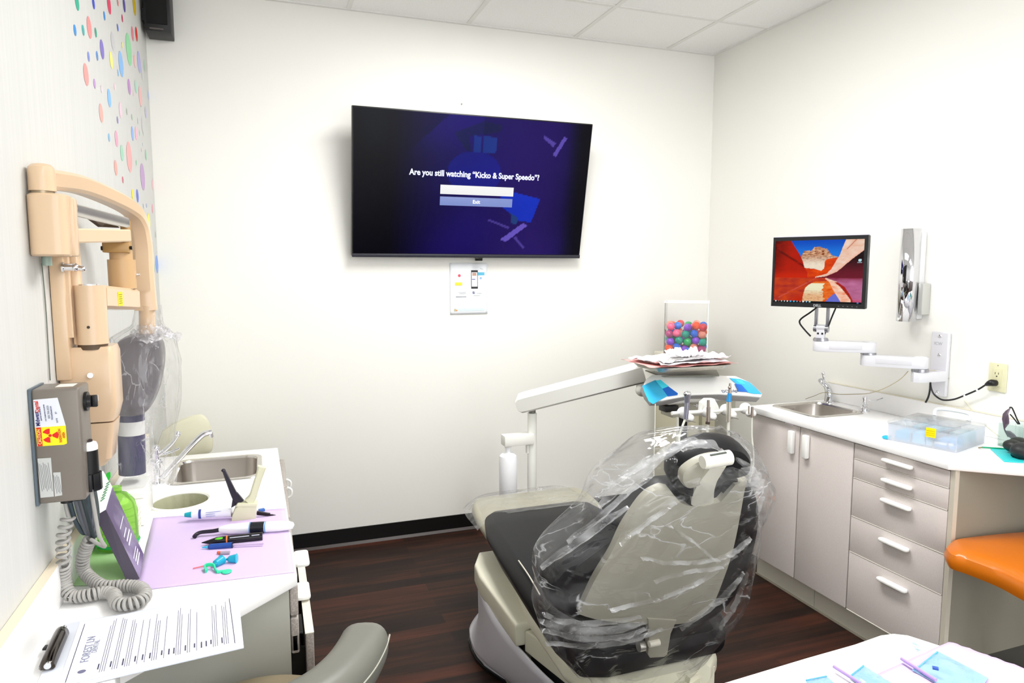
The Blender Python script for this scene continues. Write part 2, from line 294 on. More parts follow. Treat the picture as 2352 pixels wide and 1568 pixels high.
# ------------------------------------------------ speaker in the top left corner
t = thing('wall_speaker', (-.40, 3.52, 2.50), 'black box loudspeaker high in the corner above the polka dots', 'speaker')
c0 = aY(337, 72, 3.47); c1 = aY(393, 75, 3.47)
x0, x1, zb = -.452, c1.x, c1.z
MB().box((x0, 3.47, zb), (x1, 3.60, 2.735), .004).build('cabinet', mat('#101012', .5), t)
MB().box((x0+.008, 3.464, zb+.03), (x1-.012, 3.471, 2.70), .003).build('grille', mat('#050506', .8, bump=(900, .6)), t)
MB().box((x0+.02, 3.463, zb+.006), (x1-.03, 3.471, zb+.012)).build('nameplate', mat('#55504c', .4), t)
MB().box((x0-.012, 3.5, zb+.05), (x0, 3.56, zb+.1)).build('bracket', BLACK, t)
# small screw anchors left in the back wall
p = aY(1060, 239, BW); tag(MB().cyl(p, p-V((0, .006, 0)), .004, seg=8).build('wall_anchor', mat('#a09a8c', .6)), 'tiny bare screw anchor in the wall above the television', 'screw')
# ================================================================ television
t = thing('television', (1.05, 3.40, 1.52), 'large black wall television showing a still watching message, tilted downward', 'television')
TB, TT = V((.4205, 3.555, 1.523)), V((.4205, 3.40, 2.233)); tu = X_; tv = (TT-TB).normalized(); tn = V((0, tv.z, -tv.y))*-1  # tn faces the room
tn = V((0, -tv.z, tv.y)); tw, th = 1.266, (TT-TB).length
TC = TB+tu*tw/2+tv*th/2
MB().obox(TC-tn*.022, tu*tw/2, tv*th/2, tn*.02, .004).build('housing', mat('#0a0a0c', .35), t)
MB().obox(TB+tu*tw/2+tv*.009-tn*.0, tu*tw/2, tv*.009, tn*.003, .001).build('lower_bezel', mat('#2c2c36', .3), t)
MB().obox(TB+tu*tw*.53-tv*.008+tn*-.004, tu*.02, tv*.009, tn*.006, .002).build('sensor', mat('#060606', .3), t)
MB().obox(V((1.05, 3.585, 1.88)), X_*.2, Y_*.035, Z_*.2, .004).build('wall_mount', BLACK, t)
nu, nv = 224, 126
bm = bmesh.new(); cl = bm.loops.layers.float_color.new('Col'); S0 = TB+tu*.006+tv*.02+tn*.0005; sw, sh = tw-.012, th-.026
def mixc(a, b, k): return tuple(a[i]+(b[i]-a[i])*k for i in range(3))
def poly_in(x, y, P):
    c = False
    for i in range(len(P)):
        (x0, y0), (x1, y1) = P[i], P[i-1]
        if (y0 > y) != (y1 > y) and x < (x1-x0)*(y-y0)/(y1-y0)+x0: c = not c
    return c
def q8(*c): return s2l('%02x%02x%02x' % c)
def sm(a, b, x): x = max(0, min(1, (x-a)/(b-a))); return x*x*(3-2*x)
def tvpic(u, v):   # u right, v down, 0..1
    base = q8(18, 10, 62); c = base
    k = sm(.12, .5, u)*sm(1.05, .75, u); c = mixc(q8(4, 3, 12), q8(24, 12, 92), k)
    pur = sm(.45, .75, u)*sm(.98, .8, u); c = mixc(c, q8(36, 14, 88), pur*.6)
    if v < .36 and u > .16+(.36-v)*.6 and u < .52: c = mixc(c, q8(34, 18, 128), .55*sm(.36, .05, v)*sm(.15, .4, u))
    if poly_in(u, v, [(.40, .12), (.52, .03), (.60, .05), (.59, .1), (.46, .14), (.47, .25), (.45, .24), (.41, .16)]): c = mixc(c, q8(10, 28, 44), .5)
    if poly_in(u, v, [(.48, .13), (.51, .14), (.51, .25), (.48, .25)]) or poly_in(u, v, [(.52, .13), (.58, .14), (.575, .25), (.52, .25)]): c = mixc(c, q8(22, 62, 150), .6)
    d = math.hypot((u-.49)/.115, (v-.40)/.16)
    if d < 1 and v > .25: c = mixc(c, q8(12, 30, 150), .45)
    if poly_in(u, v, [(.6, .5), (.79, .57), (.755, .75), (.70, .74), (.62, .64)]): c = mixc(c, q8(12, 48, 190), .9)
    for P, kk in (([(.62, .885), (.72, .755), (.74, .775), (.645, .905)], .8), ([(.56, .73), (.66, .79), (.655, .805), (.56, .745)], .35), ([(.69, .86), (.735, .95), (.725, .955), (.68, .875)], .35), ([(.83, .235), (.875, .10), (.89, .11), (.845, .25)], .6), ([(.785, .10), (.84, .15), (.83, .18), (.785, .125)], .45)):
        if poly_in(u, v, P): c = mixc(c, q8(110, 90, 200), kk)
    if poly_in(u, v, [(.66, .68), (.695, .72), (.69, .77), (.665, .76)]): c = q8(30, 60, 120)
    c = mixc(c, q8(3, 3, 8), sm(.88, .97, u)*.85); c = mixc(c, q8(14, 24, 34), .5*sm(.2, .0, u)*sm(.4, .1, v)*sm(0, .1, u))
    e = nz(u*5, v*4, 1.3)*.25; return tuple(max(0, x*(1+e)) for x in c)
def screen(fn, S0, su, sv, sw, sh, nu, nv, name, parent, strength):
    bm = bmesh.new(); cl = bm.loops.layers.float_color.new('Col')
    vs = [[bm.verts.new(S0+su*sw*i/nu+sv*sh*j/nv) for i in range(nu+1)] for j in range(nv+1)]
    for j in range(nv):
        for i in range(nu):
            f = bm.faces.new((vs[j][i], vs[j][i+1], vs[j+1][i+1], vs[j+1][i]))
            for lp in f.loops:
                jj = j if lp.vert in (vs[j][i], vs[j][i+1]) else j+1; ii = i if lp.vert in (vs[j][i], vs[j+1][i]) else i+1
                lp[cl] = (*fn(ii/nu, 1-jj/nv), 1)
    m = MB(); m.bm.free(); m.bm = bm; return m.build(name, emitcol(strength), parent, smooth=0, keep=True)
bm.free()
scr = screen(tvpic, S0, tu, tv, sw, sh, nu, nv, 'screen', t, 1.0)
ex = mat('#ffffff', .5, emit=1.1)
def tvp(px, py, off=.0022):
    return aP(px, py, TB+tn*off, tn)
a, b_ = tvp(946, 396), tvp(1243, 408)
text('Are you still watching “Kicko & Super Speedo”?', (tvp(1094.5, 402)), tu, tv, .041, mat('#dfe4ff', .5, emit=1.3), t, 'message_text', bold=.0012, sx=.88)
for (xa, ya, xb, yb, c, nm) in ((1011, 427, 1180, 448, '#ffffff', 'menu_button'), (1010, 453, 1177, 474, '#7f93d6', 'menu_button')):
    p, q = tvp(xa, yb-3), tvp(xb, ya+4); cc = (p+q)/2; w_ = abs(q.x-p.x)/2; h_ = abs((q-p).dot(tv))/2
    o = MB().obox(cc, tu*w_, tv*h_, tn*.0006, .0004).build(nm, mat(c, .5, emit=.85), t)
text('Exit', tvp(1094, 464, .004), tu, tv, .026, ex, t, 'button_text', bold=.0006)
# ------------------------------------------------ notice taped under the television
p0, p1 = aY(1036, 722, BW), aY(1118, 604, BW); w, h = .212, p1.z-p0.z; px0 = .945
t = thing('wall_notice', (px0+w/2, BW-.004, p0.z), 'white printed notice taped to the wall just under the television', 'notice')
yy = BW-.003
MB().grid(lambda u, v: V((px0+w*u, yy-.0015-.004*(v**6)*abs(math.sin(u*5)), p0.z+h*v)), 12, 16).build('paper', mat('#edf0f4', .6), t, solid=.0006)
def npt(u, v): return (px0+w*u, yy-.0032, p0.z+h*(1-v))   # u,v from the top-left corner
def nbox(u0, v0, u1, v1, c, nm='printed_shape', k=0):
    a = V(npt(u0, v1)); b = V(npt(u1, v0)); MB().box((a.x, yy-.0036-k, a.z), (b.x, yy-.0028-k, b.z)).build(nm, mat(c, .5), t, smooth=0)
nbox(.56, .14, .74, .50, '#1d1c22', 'phone_picture'); nbox(.575, .18, .725, .46, '#f2f2f4', 'phone_screen', .0004); nbox(.59, .19, .70, .25, '#b89484', 'phone_photo', .0008)
nbox(.58, .31, .67, .325, '#40408c', 'phone_line', .0008)
nbox(.74, .18, .92, .24, '#58b0d0', 'blue_tag'); nbox(.13, .375, .32, .435, '#ecd23c', 'yellow_tag')
MB().cyl(V(npt(.245, .245))-Y_*.0004, V(npt(.245, .245)), .008, seg=20).build('red_pin', mat('#d84860', .5), t)
MB().cyl(V(npt(.82, .295))-Y_*.0004, V(npt(.82, .295)), .0065, seg=20).build('blue_ring', mat('#8cb0d4', .5), t)
nbox(.09, .885, .92, .935, '#cfe4ec', 'footer_band'); nbox(.10, .89, .15, .935, '#b8b088', 'footer_mark', .0004); nbox(.155, .905, .185, .935, '#e88838', 'footer_dot', .0004)
nbox(.60, .555, .655, .60, '#2c3c78', 'page_mark'); text('f', V(npt(.632, .578))-Y_*.0010, X_, Z_, .014, mat('#f4f6fa', .5), t, 'page_mark_letter', bold=.0003)
for (u0, u1, v) in ((.70, .84, .59), (.24, .42, .59), (.22, .42, .565), (.15, .43, .645), (.15, .43, .66), (.62, .80, .63), (.80, .92, .10), (.82, .90, .115)): nbox(u0, v, u1, v+.008, '#a8acb2', 'text_line')
MB().prism([V(npt(u, v))-Y_*.0003 for u, v in ((.83, .06), (.86, .045), (.90, .05), (.89, .08), (.87, .09), (.85, .085))], (0, -.0004, 0)).build('tooth_mark', mat('#6f7884', .5), t)
def cut(o, cutter):
    """subtract a mesh builder's shape from object o and bake the result"""
    me = bpy.data.meshes.new('cutter'); bmesh.ops.recalc_face_normals(cutter.bm, faces=cutter.bm.faces); cutter.bm.to_mesh(me); cutter.bm.free()
    c = bpy.data.objects.new('cutter', me); COL.objects.link(c)
    md = o.modifiers.new('cut', 'BOOLEAN'); md.operation = 'DIFFERENCE'; md.object = c; md.solver = 'EXACT'
    dg = bpy.context.evaluated_depsgraph_get(); nm = bpy.data.meshes.new_from_object(o.evaluated_get(dg)); o.modifiers.remove(md)
    nm.name = o.data.name; o.data = nm; bpy.data.objects.remove(c)
    return o
def rrect(x0, y0, x1, y1, r, z, n=6):
    out = []
    for cx, cy, a0 in ((x1-r, y1-r, 0), (x0+r, y1-r, 90), (x0+r, y0+r, 180), (x1-r, y0+r, 270)):
        for k in range(n+1): a = R_(a0+90*k/n); out.append((cx+r*math.cos(a), cy+r*math.sin(a), z))
    return out
BEI = mat('#dabd9c', .32, coat=.3); BEI2 = mat('#c9a578', .4); CREAM = mat('#e2dec6', .45)
# ================================================================ left worktop and drawers
CT = .72
def sink(name, x0, y0, x1, y1, z, depth, parent_label, r=.045, cat='sink'):
    t = thing(name, ((x0+x1)/2, (y0+y1)/2, z-depth), parent_label, cat)
    m = MB(); m.loft([rrect(x0, y0, x1, y1, r, z+.0005), rrect(x0+.003, y0+.003, x1-.003, y1-.003, r, z+.004), rrect(x0+.018, y0+.018, x1-.018, y1-.018, r, z+.004), rrect(x0+.022, y0+.022, x1-.022, y1-.022, r, z-.004)], caps=False).build('rim', mat('#d8d4ce', .2, 1), t, keep=False)
    m = MB(); m.loft([rrect(x0+.022, y0+.022, x1-.022, y1-.022, r, z-.003), rrect(x0+.03, y0+.03, x1-.03, y1-.03, r, z-depth+.03), rrect(x0+.045, y0+.045, x1-.045, y1-.045, r*.8, z-depth+.006), rrect(x0+.06, y0+.06, x1-.06, y1-.06, r*.7, z-depth)], caps=False)
    m.face(rrect(x0+.06, y0+.06, x1-.06, y1-.06, r*.7, z-depth)); m.build('basin', STEEL, t)
    cx, cy = (x0+x1)/2, (y0+y1)/2
    MB().lathe((cx, cy, z-depth), [(.03, .001), (.028, .003), (.015, .002), (.001, .001)]).build('drain', CHROME, t); return t
t = thing('left_worktop', (-.2, 2.2, CT-.035), 'white laminate worktop with a chamfered corner along the polka dot wall', 'worktop')
out = [(LW+.001, 2.97), (.028, 2.97), (.050, 1.70), (-.28, 1.385), (-.28, .80), (LW+.001, .80)]
wt = MB().prism([(x, y, CT-.035) for x, y in out], (0, 0, .035), bev=.004).build('top', LAM, t)
SX0, SY0, SX1, SY1 = -.345, 2.55, -.032, 2.885
cut(wt, MB().box((SX0+.012, SY0+.012, CT-.1), (SX1-.012, SY1-.012, CT+.05)))
cut(wt, MB().cyl((-.278, 2.37, CT-.1), (-.278, 2.37, CT+.1), .082, seg=40))
MB().box((LW+.001, .8, CT), (LW+.020, 2.97, .815), .002).build('backsplash', LAM, t)
MB().box((LW+.001, .8, .8151), (LW+.021, 2.97, .8165)).build('splash_cap', mat('#e8dcc4', .4), t, label='cream caulked top edge')
sink('left_sink', SX0, SY0, SX1, SY1, CT, .15, 'stainless steel sink set in the left worktop beside the polka dot wall')
# hole for waste with a liner
t = thing('waste_chute', (-.278, 2.37, .5), 'round waste hole with a plastic liner in the left worktop', 'waste chute')
MB().lathe((-.278, 2.37, CT), [(.081, -.03), (.081, .0), (.086, .004), (.096, .004), (.098, .0), (.09, .0005)], seg=40, caps=False).build('ring', mat('#f0efe6', .35), t)
rg = []
for k in range(7):
    z = CT-.002-.035*k; rr = .079-.004*k; rg.append([V((-.278, 2.37, z))+V((math.cos(a), math.sin(a), 0))*(rr-.004*abs(math.sin(a*9+k*.5))*min(1, k)) for a in [2*math.pi*i/72 for i in range(72)]])
MB().face([V((-.278, 2.37, .5))+V((math.cos(2*math.pi*i/72), math.sin(2*math.pi*i/72), 0))*.021 for i in range(72)]).loft(rg+[[V((-.278, 2.37, .5))+V((math.cos(2*math.pi*i/72), math.sin(2*math.pi*i/72), 0))*.02 for i in range(72)]], caps=False).build('liner', mat('#b4b498', .25, bump=(60, .6)), t, keep=True)
# faucet beside the left sink
t = thing('left_faucet', (-.385, 2.60, CT), 'chrome tap with long rising spout behind the plastic bag, by the left sink', 'faucet')
fy = 2.60
F = lambda x, y, dy=0: aY(x, y, fy+dy)
MB().lathe((F(362, 1112).x, fy, CT), [(.022, 0), (.022, .004), (.010, .006), (.0085, .05), (.0085, .058)], seg=20).build('post', CHROME, t)
px_ = F(362, 1112).x
MB().cyl((px_, fy, CT+.056), (px_, fy, CT+.125), .013, .011, 20).ball((px_, fy, CT+.078), (.020, .020, .013), 16).ball((px_, fy, CT+.125), (.013, .013, .012), 14).build('body', CHROME, t)
MB().tube([F(372, 1097), F(400, 1066), F(440, 1022), F(463, 1000), F(476, 994), F(487, 992)], [.009, .009, .010, .010, .009], 14).tube([F(484, 993), F(486, 1004)], .008, 14).build('spout', CHROME, t)
MB().tube([F(363, 1045), F(380, 1032), F(398, 1014), F(408, 998)], [.008, .007, .006, .008], 12).ball(F(408, 996), .0105, 14).build('lever', CHROME, t)
MB().tube([F(371, 1043), F(392, 1038), F(412, 1029)], .004, 10).build('side_rod', CHROME, t)
# ---------------- drawer cabinet under the left worktop
t = thing('left_drawer_cabinet', (-.2, 2.3, 0), 'grey laminate drawer cabinet under the left worktop, third drawer pulled out', 'cabinet')
GP = mottled('#8f8e88', '#a19f98', 220, .5); GF = mottled('#9c948e', '#b5ada6', 260, .5)
xf = .030
MB().box((LW+.001, 1.705, .09), (xf, 1.722, CT-.036)).build('side_panel', mat('#b4b4aa', .45), t)
MB().box((LW+.001, 1.722, .09), (LW+.02, 2.95, CT-.036)).box((LW+.02, 2.93, .09), (xf, 2.95, CT-.036)).box((LW+.02, 1.722, .09), (xf, 2.93, .105)).box((LW+.02, 2.2, .09), (xf, 2.215, CT-.036)).build('carcass', GP, t)
MB().box((LW+.001, 1.76, 0), (-.04, 2.93, .09)).build('toe_kick', mat('#6e6c68', .6), t)
WH = mat('#f2f2ee', .3)
def zz(y): return aY(690, y, 1.71).z
lv = [CT-.037, zz(1387), zz(1456), zz(1545), .10]
lv = [CT-.038, .600, .505, zz(1456), .28, .10]
def lhandle(x, yc, z, par, w=.10):
    MB().prism(rrect(x, yc-w/2, x+.040, yc+w/2, .012, z-.012, 4), (0, 0, .010), bev=.003).build('handle', WH, par)
for i, off in enumerate((0, 0, 0, .035, 0)):
    zt, zb = lv[i]-.002, lv[i+1]+.002
    d = MB().box((xf+off+.001, 1.712, zb), (xf+off+.021, 2.2, zt), .005, 3).build('drawer', GF, t)
    if off:
        MB().box((xf-.25, 1.74, zb+.02), (xf+off, 1.75, zt-.05)).box((xf-.25, 2.17, zb+.02), (xf+off, 2.18, zt-.05)).box((xf-.25, 1.74, zb+.02), (xf+off, 2.18, zb+.03)).build('drawer_box', mat('#17140f', .6), d)
        MB().box((xf-.2, 1.727, zb+.045), (xf+off, 1.738, zb+.06)).build('drawer_slide', CHROME, d)
        MB().box((xf+off, 1.712, zt-.0015), (xf+off+.0215, 2.2, zt+.0005)).build('top_edge', mat('#e8e4d6', .4), d)
    lhandle(xf+off+.020, 1.93, (.665, .570, .475, .300, .2)[i], d)
for yc in (2.40, 2.69):
    d = MB().box((xf+.001, yc-.18 if yc < 2.5 else 2.545, .105), (xf+.021, 2.54 if yc < 2.5 else 2.93, CT-.04), .005, 3).build('door', GF, t)
    h = MB().tube([(xf+.02, 2.50 if yc < 2.5 else 2.60, .69), (xf+.034, 2.50 if yc < 2.5 else 2.60, .68), (xf+.034, 2.50 if yc < 2.5 else 2.60, .66), (xf+.02, 2.50 if yc < 2.5 else 2.60, .65)], .004, 8).build('handle', WH, d)
# beige stool parked behind the far end of the worktop
t = thing('padded_stool', (-.30, 3.25, 0), 'beige padded stool back rising behind the left sink', 'stool')
sy = 3.2; B = lambda x, y, d=0: aY(x, y, sy+d)
BV = mat('#d9d6bd', .45, bump=(40, .1))
c0 = [B(372, 990), B(400, 972), B(440, 956), B(465, 955), B(480, 972), B(488, 1000), B(488, 1030), B(478, 1042), B(440, 1060), B(400, 1068), B(368, 1070), B(360, 1030)]
ct = sum(c0, V((0, 0, 0)))/len(c0)
def ringat(k, dy): return [V((max(LW+.015, ct.x+(p.x-ct.x)*k), sy+dy, ct.z+(p.z-ct.z)*k)) for p in crom(c0+[c0[0]], 4)[:-1]]
MB().loft([ringat(.86, .05), ringat(.97, .04), ringat(1.0, .022), ringat(1.0, .008), ringat(.97, -.006), ringat(.8, -.014)]).build('backrest', BV, t)
MB().tube([(-.32, sy+.05, .75), (-.32, sy+.10, .62), (-.30, sy+.08, .50)], .012, 10).build('back_support', CHROME, t)
MB().lathe((-.27, sy+.1, .42), [(.10, 0), (.165, .01), (.185, .03), (.185, .055), (.17, .075), (.1, .082)], seg=36).build('seat', BV, t)
MB().cyl((-.27, sy+.1, .07), (-.27, sy+.1, .42), .025).build('gas_lift', CHROME, t)
for k in range(5):
    a = k*2*math.pi/5+.5; e_ = V((-.27+.17*math.cos(a), sy+.1+.17*math.sin(a), .055)); l_ = MB().bar([(-.27, sy+.1, .085), e_], .012, .01, (-math.sin(a), math.cos(a), 0), smooth=False).build('base_leg', CHROME, t)
    MB().cyl(e_+V((0, -.01, -.03)), e_+V((0, .01, -.03)), .025).build('caster', BLACK, t)
# ================================================================ x-ray unit on the left wall
t = thing('dental_xray_unit', (-.42, 1.86, .98), 'beige wall mounted dental x-ray unit with folding arms and a bagged grey head', 'x-ray machine')
Q = lambda x, y, Y: aY(x, y, Y)
# wall column
MB().box((LW+.001, 1.855, 1.20), (-.437, 1.935, 1.50), .004).build('wall_column', BEI, t)
MB().bar([(-.436, 1.87, 1.50), (-.436, 1.87, 1.30)], .008, .006, (1, 0, 0), smooth=False).box((-.434, 1.885, 1.28), (-.415, 1.925, 1.50), .004).build('column_rib', BEI, t)
# upper housing: squared cylinder
hx, hy = -.430, 1.755
def squ(cx, cy, rx, ry, z, n=36, p=3.2):
    return [(cx+rx*math.copysign(abs(math.cos(a))**(2/p), math.cos(a)), cy+ry*math.copysign(abs(math.sin(a))**(2/p), math.sin(a)), z) for a in [2*math.pi*i/n for i in range(n)]]
zb, zt = Q(100, 588, 1.72).z, Q(100, 443, 1.72).z
MB().loft([squ(hx, hy, .036, .036, zb), squ(hx, hy, .0385, .042, zb+.004), squ(hx, hy, .0385, .042, zt-.004), squ(hx, hy, .034, .037, zt)]).box((hx, hy-.012, zb), (-.385, hy+.03, zt-.004), .006).build('upper_housing', BEI, t)
cz0, cz1 = Q(85, 436, 1.72).z, Q(85, 381, 1.72).z
MB().cyl((-.440, 1.745, zt-.002), (-.440, 1.745, cz0+.001), .0225).build('bearing_ring', mat('#9c8c74', .3, .6), t)
MB().lathe((-.440, 1.745, cz0), [(.0255, 0), (.0255, .04), (.024, .05), (.018, .056), (.008, .058)], seg=32).build('pivot_cap', BEI, t)
# long arm: out along the wall, then curving down to the head
ap = [V((-.432, 1.75, cz0+.026)), Q(190, 427, 1.93), Q(285, 470, 2.16), Q(316, 505, 2.235), Q(327, 560, 2.26), Q(330, 630, 2.26), Q(336, 712, 2.26)]
MB().bar(ap, lambda k: .017+.012*k, lambda k: .0215-.002*k, (1, 0, 0), sub=8, rnd=.35).build('long_arm', BEI, t)
# scissor arm
s0, s1 = Q(158, 478, 1.80), Q(292, 512, 2.12)
MB().bar([s0, s1], .006, .0135, (1, 0, 0), smooth=False).build('scissor_bar', mat('#cfcac4', .25, .8), t)
MB().cyl(s0+V((-.01, -.012, 0)), s0+V((.014, -.012, 0)), .0125, seg=16).cyl(s0+V((.014, -.012, 0)), s0+V((.018, -.012, 0)), .007, seg=6).build('pivot_bolt', CHROME, t)
b0, b1 = Q(157, 541, 1.80), Q(290, 541, 2.12)
MB().bar([b0, b1], .012, .0165, (1, 0, 0), smooth=False, rnd=.2).build('lower_bar', mat('#ddc4a4', .35), t)
MB().prism([Q(208, 500, 2.03), Q(246, 502, 2.1), Q(276, 523, 2.1), Q(236, 521, 2.05)], (-.012, .006, 0)).build('bracket_web', mat('#4a3a2c', .4), t)
k0 = Q(290, 545, 2.13)
MB().box((k0.x-.010, 2.11, Q(290, 582, 2.12).z), (k0.x+.010, 2.15, Q(290, 505, 2.12).z), .002).box((Q(236, 570, 2.1).x, 2.09, Q(260, 580, 2.1).z), (Q(297, 570, 2.1).x, 2.14, Q(260, 556, 2.1).z), .003).build('elbow_bracket', mat('#b08a54', .35), t)
MB().cyl(Q(298, 569, 2.1), Q(298, 569, 2.1)+X_*.006, .005, seg=12).cyl(Q(236, 570, 2.09)-X_*.004, Q(236, 570, 2.09), .006, seg=12).build('bracket_screw', mat('#2c2824', .3, .8), t)
pc = Q(280, 620, 2.13); r_ = .034
MB().cyl((pc.x, 2.13, Q(280, 596, 2.13).z), (pc.x, 2.13, Q(280, 576, 2.13).z), .028).cyl((pc.x, 2.13, Q(280, 662, 2.13).z), (pc.x, 2.13, Q(280, 596, 2.13).z), r_, seg=32).build('elbow_post', BEI2, t)
MB().cyl((pc.x+r_, 2.13, Q(300, 630, 2.13).z), (pc.x+r_+.009, 2.13, Q(300, 630, 2.13).z), .004, seg=10).build('set_screw', CHROME, t)
# second link running back toward the camera, then the near cylinder
nc = Q(209, 720, 1.90); nr = .0345
zl0, zl1 = Q(270, 708, 2.0).z, Q(270, 657, 2.0).z
MB().bar([(nc.x, 1.92, (zl0+zl1)/2+.004), (pc.x+.004, 2.15, (zl0+zl1)/2-.012)], .034, (zl1-zl0)/2, (1, 0, 0), smooth=False, rnd=.25).build('link_arm', BEI, t)
la_ = V((nc.x, 1.92, 0)); ld = (V((pc.x+.004, 2.15, 0))-la_).normalized(); ln_ = V((ld.y, -ld.x, 0)); lc = la_+ld*.085+ln_*.0346; lc.z = (zl0+zl1)/2-.004
lb = MB().obox(lc, ld*.015, ln_*.0004, Z_*.018).build('warning_label', mat('#f2e020', .5), t, label='yellow warning label')
for k in range(5): MB().obox(lc+ln_*.0006+Z_*(.011-.0055*k), ld*(.011-.002*(k % 2)), ln_*.0003, Z_*.0007).build('label_line', mat('#7a6a10', .5), lb)
MB().cyl((nc.x, 1.90, Q(209, 789, 1.90).z), (nc.x, 1.90, Q(209, 655, 1.90).z), nr, seg=36).build('near_cylinder', BEI, t)
MB().cyl((nc.x, 1.90, Q(209, 655, 1.90).z), (nc.x, 1.90, Q(209, 655, 1.90).z+.003), .022, seg=28).build('cylinder_cap', CHROME, t)
MB().cyl((nc.x, 1.90-nr-.001, Q(209, 751, 1.87).z), (nc.x, 1.90-nr+.001, Q(209, 751, 1.87).z), .0035, seg=10).build('cylinder_screw', mat('#40382c', .4, .5), t)
# lower main cover: rounded block tapering at the bottom
xr, xl = Q(262, 850, 1.87).x, LW+.002
def blk(z, x1, y0, y1, r=.012): return [V(p) for p in rrect(xl, y0, x1, y1, r, z, 4)]
zA, zB, zC, zD, zE = [Q(230, y, 1.87).z for y in (797, 812, 935, 970, 1078)]
MB().cyl((nc.x, 1.90, Q(209, 797, 1.90).z-.004), (nc.x, 1.90, Q(209, 789, 1.90).z), nr*.92, seg=32, m=mat('#5a4632', .5)).build('cylinder_gap', None, t)
MB().loft([blk(zD, xr-.010, 1.875, 1.97), blk(zC, xr, 1.868, 1.97), blk(zB, xr, 1.868, 1.97), blk(zA, xr-.004, 1.876, 1.965)]).build('main_cover', BEI, t)
MB().loft([blk(zE, xr-.040, 1.90, 1.96), blk(zE+.02, xr-.022, 1.885, 1.965), blk(zD-.0035, xr-.009, 1.876, 1.97)]).build('lower_cover', BEI, t)
MB().cyl(Q(207, 862, 1.868), Q(207, 862, 1.858), .0075, .006, 16).build('cover_bolt', CHROME, t)
MB().cyl(Q(155, 574, 1.76)+X_*-.01, Q(155, 574, 1.76)+X_*.006, .007, seg=14).build('housing_bolt', CHROME, t)
bb0, bb1, bb2 = Q(143, 614, 1.85), Q(172, 614, 1.85), Q(190, 617, 1.85)
MB().cyl(bb0, bb0+X_*.004, .013, seg=16).cyl(bb0, bb1, .009, seg=16).ball(bb1, .010, 12).cyl(bb1, bb2, .0065, seg=14).ball(bb2, .0068, 12).build('brake_knob', CHROME, t)
MB().tube([(-.455, 1.80, zb), (-.455, 1.80, zb-.02)], .010, 12).build('grommet', mat('#9cb0a4', .3), t)
# thin cable stain line down the wall
MB().tube([(LW+.003, 1.80, zb-.015), (LW+.003, 1.806, 1.38), (LW+.003, 1.803, 1.28), (LW+.003, 1.80, 1.21)], .0015, 6).build('wall_cable', mat('#6c7268', .6), t)
# tube head and cone
GH = mat('#6c686c', .3); hY = 2.28
def hd(l): return [Q(x, y, hY) for x, y in l]
hp = hd([(262, 950), (258, 880), (266, 800), (290, 772), (330, 764), (362, 768), (376, 800), (374, 850), (360, 905), (330, 948)])
hc = sum(hp, V((0, 0, 0)))/len(hp)
def hring(k, dy): return [V((max(LW+.012, hc.x+(p.x-hc.x)*k), hY+dy, hc.z+(p.z-hc.z)*k)) for p in crom(hp+[hp[0]], 3)[:-1]]
MB().loft([hring(.80, .07), hring(.96, .055), hring(1, .03), hring(1, -.03), hring(.96, -.055), hring(.82, -.068)]).build('tube_head', GH, t)
ca, cb = Q(301, 945, hY), Q(304, 1086, hY)
MB().cyl(ca, cb, .036, .0365, 36).build('aiming_cone', mat('#484560', .35), t)
MB().cyl(ca+(cb-ca)*.14, ca+(cb-ca)*.36, .0367, .0368, 36, caps=False).build('cone_label', mat('#dcdcd8', .5), t, label='pale label band')
MB().cyl(Q(338, 700, 2.26), Q(338, 775, 2.27), .022, seg=20).build('head_neck', BEI, t)
# clear bag pulled over the head, tied with tape at the arm
def bagpt(u, v):
    # v 0 bottom .. 1 top
    prof = [(0, 1118, 322, 62, .062), (.15, 1085, 320, 66, .075), (.35, 990, 320, 63, .09), (.5, 920, 322, 68, .10), (.68, 830, 326, 68, .10), (.82, 775, 332, 54, .08), (.91, 745, 340, 26, .038), (1, 700, 341, 21, .03)]
    for a, b in zip(prof, prof[1:]):
        if a[0] <= v <= b[0]: k = (v-a[0])/(b[0]-a[0]); py, cx, hw, hd_ = [a[i]+(b[i]-a[i])*k for i in (1, 2, 3, 4)]; break
    an = 2*math.pi*u; c = Q(cx, py, hY); hwm = hw*hY/1480
    rp = 1+.07*nz(math.cos(an)*2.2, math.sin(an)*2.2, v*5)+.05*nz(math.cos(an)*6, math.sin(an)*6, v*11)
    if v > .8: rp += .16*(abs(nz(math.cos(an)*7, math.sin(an)*7, v*14))+.1)
    x = c.x+hwm*math.cos(an)*rp; return V((max(LW+.006, x), hY+hd_*math.sin(an)*rp, c.z+.01*nz(an, v*9)))
XB = film(.93, '#f4f4f8', (22, 22, 9), .6, .07, .012, .6)
bag = MB().grid(bagpt, 84, 70, closed_u=True).build('protective_bag', XB, t, keep=True, smooth=60, label='clear plastic bag tied over the head')
def tuft(u, v):
    an = 2*math.pi*u; c = Q(344+10*v, 748+30*v, 2.24); r = .024+.040*v+.014*abs(nz(u*14, v*6))*(1+v); return V((max(LW+.006, c.x+r*math.cos(an)), 2.24+r*.9*math.sin(an), c.z+.016*nz(u*16, v*5, 3)+.008*math.sin(an*5)*v))
MB().grid(tuft, 90, 10, closed_u=True).build('bag_ruffle', film(.62, '#f6f6fa', (60, 60, 60), 1.0, .05, .01), t, keep=True, smooth=30, label='gathered plastic ruffle')
